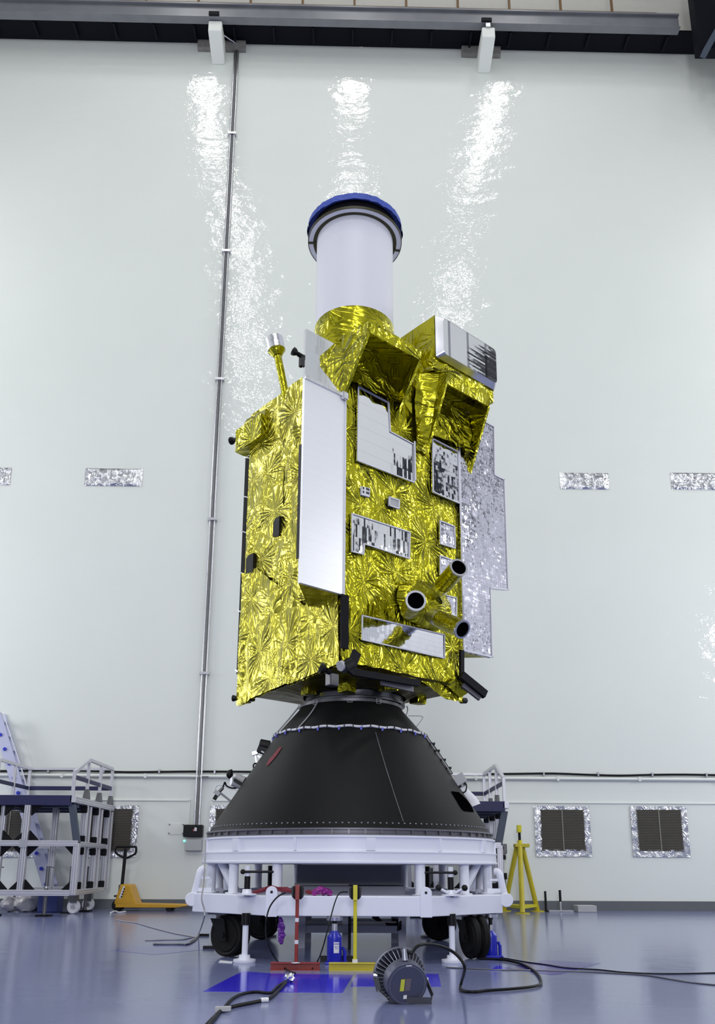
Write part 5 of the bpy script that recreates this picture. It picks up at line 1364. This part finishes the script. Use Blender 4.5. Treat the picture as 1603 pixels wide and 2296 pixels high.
# ================================================================== FLOOR FILM, LAMP, CABLES
def film(pxs, name, mat, label, cat='film', z=0.0015):
    P = [G(*p) for p in pxs]
    o = MB().prism([Vector((p.x, p.y, 0.0)) for p in P], (0, 0, z)).build(name, mat, None, off=sum(P, Vector()) / len(P))
    return tag(o, label, cat, 'plastic floor films')
film([(456, 2223), (768, 2226), (792, 2186), (610, 2183), (545, 2178), (520, 2190)], 'floor_film', BLUEFILM, 'bright blue film sheet on the floor under the red stand')
film([(786, 2212), (989, 2212), (983, 2184), (800, 2184)], 'floor_film', BLUEFILM, 'bright blue film strip on the floor behind the grey lamp')
film([(1130, 2170), (1225, 2152), (1346, 2160), (1258, 2184), (1235, 2186)], 'floor_film', BLUEFILM2, 'faded violet film sheet on the floor right of the cable loop')
film([(248, 2131), (300, 2122), (462, 2113), (474, 2128), (345, 2141)], 'floor_film', pmat('pale_violet_film', (0.13, 0.14, 0.40), 0.13, noise_amt=0.1, noise_scale=5), 'pale violet film sheet on the floor left of the trolley')
film([(1097, 2176), (1118, 2165), (1142, 2176)], 'floor_film', BLUEFILM, 'small blue triangle of film on the floor inside the cable loop')

# round lamp with heat-sink fins and U bracket
LP = G(905, 2250)
lamp = thing('floor_lamp', 'round dark grey lamp with ring of fins resting on its bracket on the floor', 'lamp', (LP.x, LP.y, 0))
LY = 4.95
cf = at(911, 2205, LY - 0.09); cb_ = at(899, 2188, LY + 0.02)
axl = (cf - cb_).normalized()
RF = 0.148; RC = 0.116
MB().lathe([(0.0, 0.02), (RC * 0.97, 0.02), (RC, 0.012), (RC, -0.07), (RC * 0.9, -0.075), (0, -0.075)], cf, 48, axis=axl).build('driver_cap', LAMPG, lamp, smooth=35)
MB().lathe([(RC * 0.86, 0.0225), (RC * 0.88, 0.0225), (RC * 0.88, 0.02), (RC * 0.86, 0.02)], cf, 48, axis=axl, closed=True).build('cap_groove', LAMPF, lamp, smooth=35)
MB().lathe([(0, -0.05), (RC * 0.72, -0.05), (RC * 0.72, 0.06), (0, 0.06)], cb_, 40, axis=axl).build('heat_core', BLACK, lamp, smooth=35)
MB().lathe([(RF - 0.006, -0.055), (RF, -0.055), (RF, -0.035), (RF - 0.006, -0.035)], cb_, 64, axis=axl, closed=True).build('fin_rim', LAMPF, lamp, smooth=35)
MB().lathe([(0, -0.06), (RF, -0.06), (RF, -0.05), (0, -0.05)], cb_, 64, axis=axl).build('lens_plate', LAMPG, lamp, smooth=35)
X_ = axl.orthogonal().normalized(); Y_ = axl.cross(X_)
for k in range(36):
    a = 2 * PI * k / 36; dr = X_ * math.cos(a) + Y_ * math.sin(a); tg = axl.cross(dr)
    p0 = cb_ + dr * RC * 0.70; p1 = cb_ + dr * RF * 0.985 + tg * 0.012
    MB().faces([p0 - axl * 0.05, p1 - axl * 0.05, p1 + axl * 0.0, p0 + axl * 0.055, p0 - axl * 0.05 + tg * 0.003, p1 - axl * 0.05 + tg * 0.003, p1 + axl * 0.0 + tg * 0.003, p0 + axl * 0.055 + tg * 0.003],
               [(0, 1, 2, 3), (7, 6, 5, 4), (0, 4, 5, 1), (1, 5, 6, 2), (2, 6, 7, 3), (3, 7, 4, 0)]).build('fin', LAMPF, lamp)
# bracket
bpts = [at(842, 2187, LY), at(850, 2222, LY - 0.02), at(873, 2250, LY - 0.08), at(968, 2256, LY - 0.10), at(970, 2232, LY - 0.10), at(955, 2196, LY - 0.02)]
bpts[2].z = 0.02; bpts[3].z = 0.02
m = MB()
for a, b, u_ in zip(bpts, bpts[1:], ((1, -0.9, 0), (1, -0.9, 0), (0, -0.35, 1), (0, 1, 0), (0.3, -1, 0))): m.bar(a, b, 0.005, 0.038, u_)
m.build('mounting_bracket', DSTEEL, lamp)
for p in (bpts[0], bpts[-1]): MB().cyl(p - Vector((0.012, 0, 0)), p + Vector((0.012, 0, 0)), 0.012, n=12).build('pivot_bolt', STEEL, lamp, smooth=40)
X2 = Vector((1, 0, 0)); X2 = (X2 - axl * X2.dot(axl)).normalized(); Z2 = axl.cross(X2); Z2 = Z2 if Z2.z > 0 else -Z2
def plate(u0, u1, v0, v1, mat, name, lift=0.0225):
    sk = 0.12
    P = [cf + axl * lift + X2 * (u + sk * v) + Z2 * v for u, v in ((u0, v0), (u1, v0), (u1, v1), (u0, v1))]
    MB().prism(P, axl * 0.001).build(name, mat, lamp)
plate(-0.040, -0.017, -0.032, 0.032, LABELY, 'yellow_label'); plate(-0.012, 0.018, -0.032, 0.034, LABELB, 'brown_label')
plate(-0.015, 0.004, -0.075, -0.055, LABELW, 'white_label'); plate(-0.02, 0.012, 0.098, 0.106, LABELW, 'white_label', 0.02)
MB().cyl(cf - axl * 0.03 + Z2 * RC, cf - axl * 0.05 + Z2 * (RC + 0.06), 0.018, 0.012, 14).build('cable_gland', LAMPF, lamp, smooth=40)
gl = cf - axl * 0.05 + Z2 * (RC + 0.055)
tag(MB().tube([gl, at(922, 2136, LY), at(935, 2122, LY + 0.02), at(955, 2117, LY + 0.08), at(985, 2121, LY + 0.15), at(1012, 2132, LY + 0.2), at(1032, 2150, LY + 0.2), at(1042, 2172, LY + 0.2),
               G(1034, 2205, 0.03), G(1034, 2220, 0.011), G(1060, 2224, 0.011), G(1090, 2221, 0.011), G(1150, 2217, 0.011), G(1200, 2211, 0.011), G(1213, 2203, 0.011), G(1206, 2185, 0.011), G(1190, 2172, 0.011), G(1165, 2160, 0.011), G(1125, 2152, 0.011), G(1075, 2149, 0.011)], 0.0095, 8, 6).build('lamp_cable', BLACK, None, smooth=60, off=G(1100, 2221)), 'thick black cable looping from the lamp across the floor to the right castor', 'cable')
# front cable with wrapped plug
def fcable(pts, r, name, mat, label, cat='cable', z=None):
    z = r if z is None else z
    P = [G(a, b, z) for a, b in pts]
    return tag(MB().tube(P, r, 8, 6).build(name, mat, None, smooth=60, off=P[len(P) // 2]), label, cat)
fcable([(455, 2306), (470, 2290), (488, 2272), (500, 2262), (520, 2240), (545, 2228), (575, 2224), (606, 2226), (622, 2212), (640, 2200)], 0.0085, 'power_cable', BLACK, 'black cable from the wrapped plug, its left strand bowing out on the floor')
fcable([(463, 2306), (480, 2284), (498, 2264), (530, 2255), (575, 2246), (604, 2238), (625, 2220), (641, 2203)], 0.0095, 'power_cable', BLACK, 'black cable from the wrapped plug, its right strand with a white tape mark')
p = G(593, 2242, 0.013); tag(MB().cyl(p + Vector((-0.02, -0.006, 0.0)), p + Vector((0.02, 0.008, 0.0)), 0.013, n=12).build('tape_mark', LABELW, None, smooth=40, off=p), 'white tape wrapped round the black cable near the blue film', 'tape')
p = G(500, 2265, 0.012)
tag(MB().bar(p + Vector((-0.04, 0.0, 0.006)), p + Vector((0.04, 0.004, 0.008)), 0.035, 0.02).build('tape_mark', PALEGREY, None, off=p), 'pale tape binding the two black cables together on the floor', 'tape')
p = G(648, 2203, 0.0)
tag(MB().ball(p + Vector((0, 0, 0.028)), 0.033, 16, (1.1, 1, 0.85), 0.5).build('plug_wrap', SILT, None, smooth=30, off=p), 'plug wrapped in crumpled white foil on the blue film', 'plug')
fcable([(262, 2063), (280, 2066), (305, 2069), (332, 2077), (358, 2084), (390, 2092), (412, 2096), (440, 2101)], 0.007, 'thin_wire', WIREG, 'thin grey wire on the floor running to the left castor from the pallet truck')
fcable([(325, 2108), (345, 2108), (370, 2107), (410, 2106), (432, 2101)], 0.006, 'thin_wire', WIREG, 'short pale wire lying on the floor left of the trolley')
fcable([(345, 2116), (350, 2117), (400, 2117), (420, 2117), (435, 2110), (446, 2098)], 0.008, 'thin_wire', DSTEEL, 'dark wire loop on the floor left of the trolley')
tag(MB().tube([at(461, 1885, 7.2), at(459, 1940, 6.9), at(456, 1985, 6.85), at(452, 2015, 6.8), at(458, 2040, 6.8), at(457, 2060, 6.8), G(447, 2090, 0.06), G(440, 2102, 0.012), G(425, 2112, 0.008)], 0.006, 8, 6).build('hanging_wire', WIREG, None, smooth=60, off=G(440, 2102)), 'grey wire hanging down the left side of the white trolley', 'cable')
for k, (pts_, lab) in enumerate((([(1074, 2146), (1120, 2147), (1180, 2157), (1225, 2163), (1270, 2170), (1340, 2174), (1400, 2180), (1470, 2183), (1530, 2183), (1612, 2181)], 'thin black cable running far right across the floor, upper one'),
                                 ([(1000, 2169), (1100, 2174), (1180, 2175), (1260, 2177), (1340, 2180), (1440, 2186), (1500, 2195), (1550, 2203), (1612, 2209)], 'thin black cable running to the right edge of the floor, lower one'))):
    fcable(pts_, 0.0045, 'floor_cable', BLACK if k == 0 else DSTEEL, lab)
for px, py, lab in ((458, 2099, 'short black bar on the floor beside the left castor, farther one'), (468, 2127, 'short black bar on the floor beside the left castor, nearer one')):
    p = G(px, py); tag(MB().cbox(p + Vector((0, 0, 0.012)), (0.10, 0.05, 0.024)).build('chock', BLACK, None, off=p), lab, 'chock', 'black floor chocks')
m = MB(); p = G(516, 2158)
tag(MB().prism([G(490, 2158), G(520, 2160), G(522, 2157), G(494, 2154)], (0, 0, 0.004)).build('tape_scrap', LABELW, None, off=p), 'white strip of tape on the floor beside the left jack foot', 'scrap')
# strip the build helpers from the saved properties
for o in bpy.data.objects:
    if '_org' in o: del o['_org']
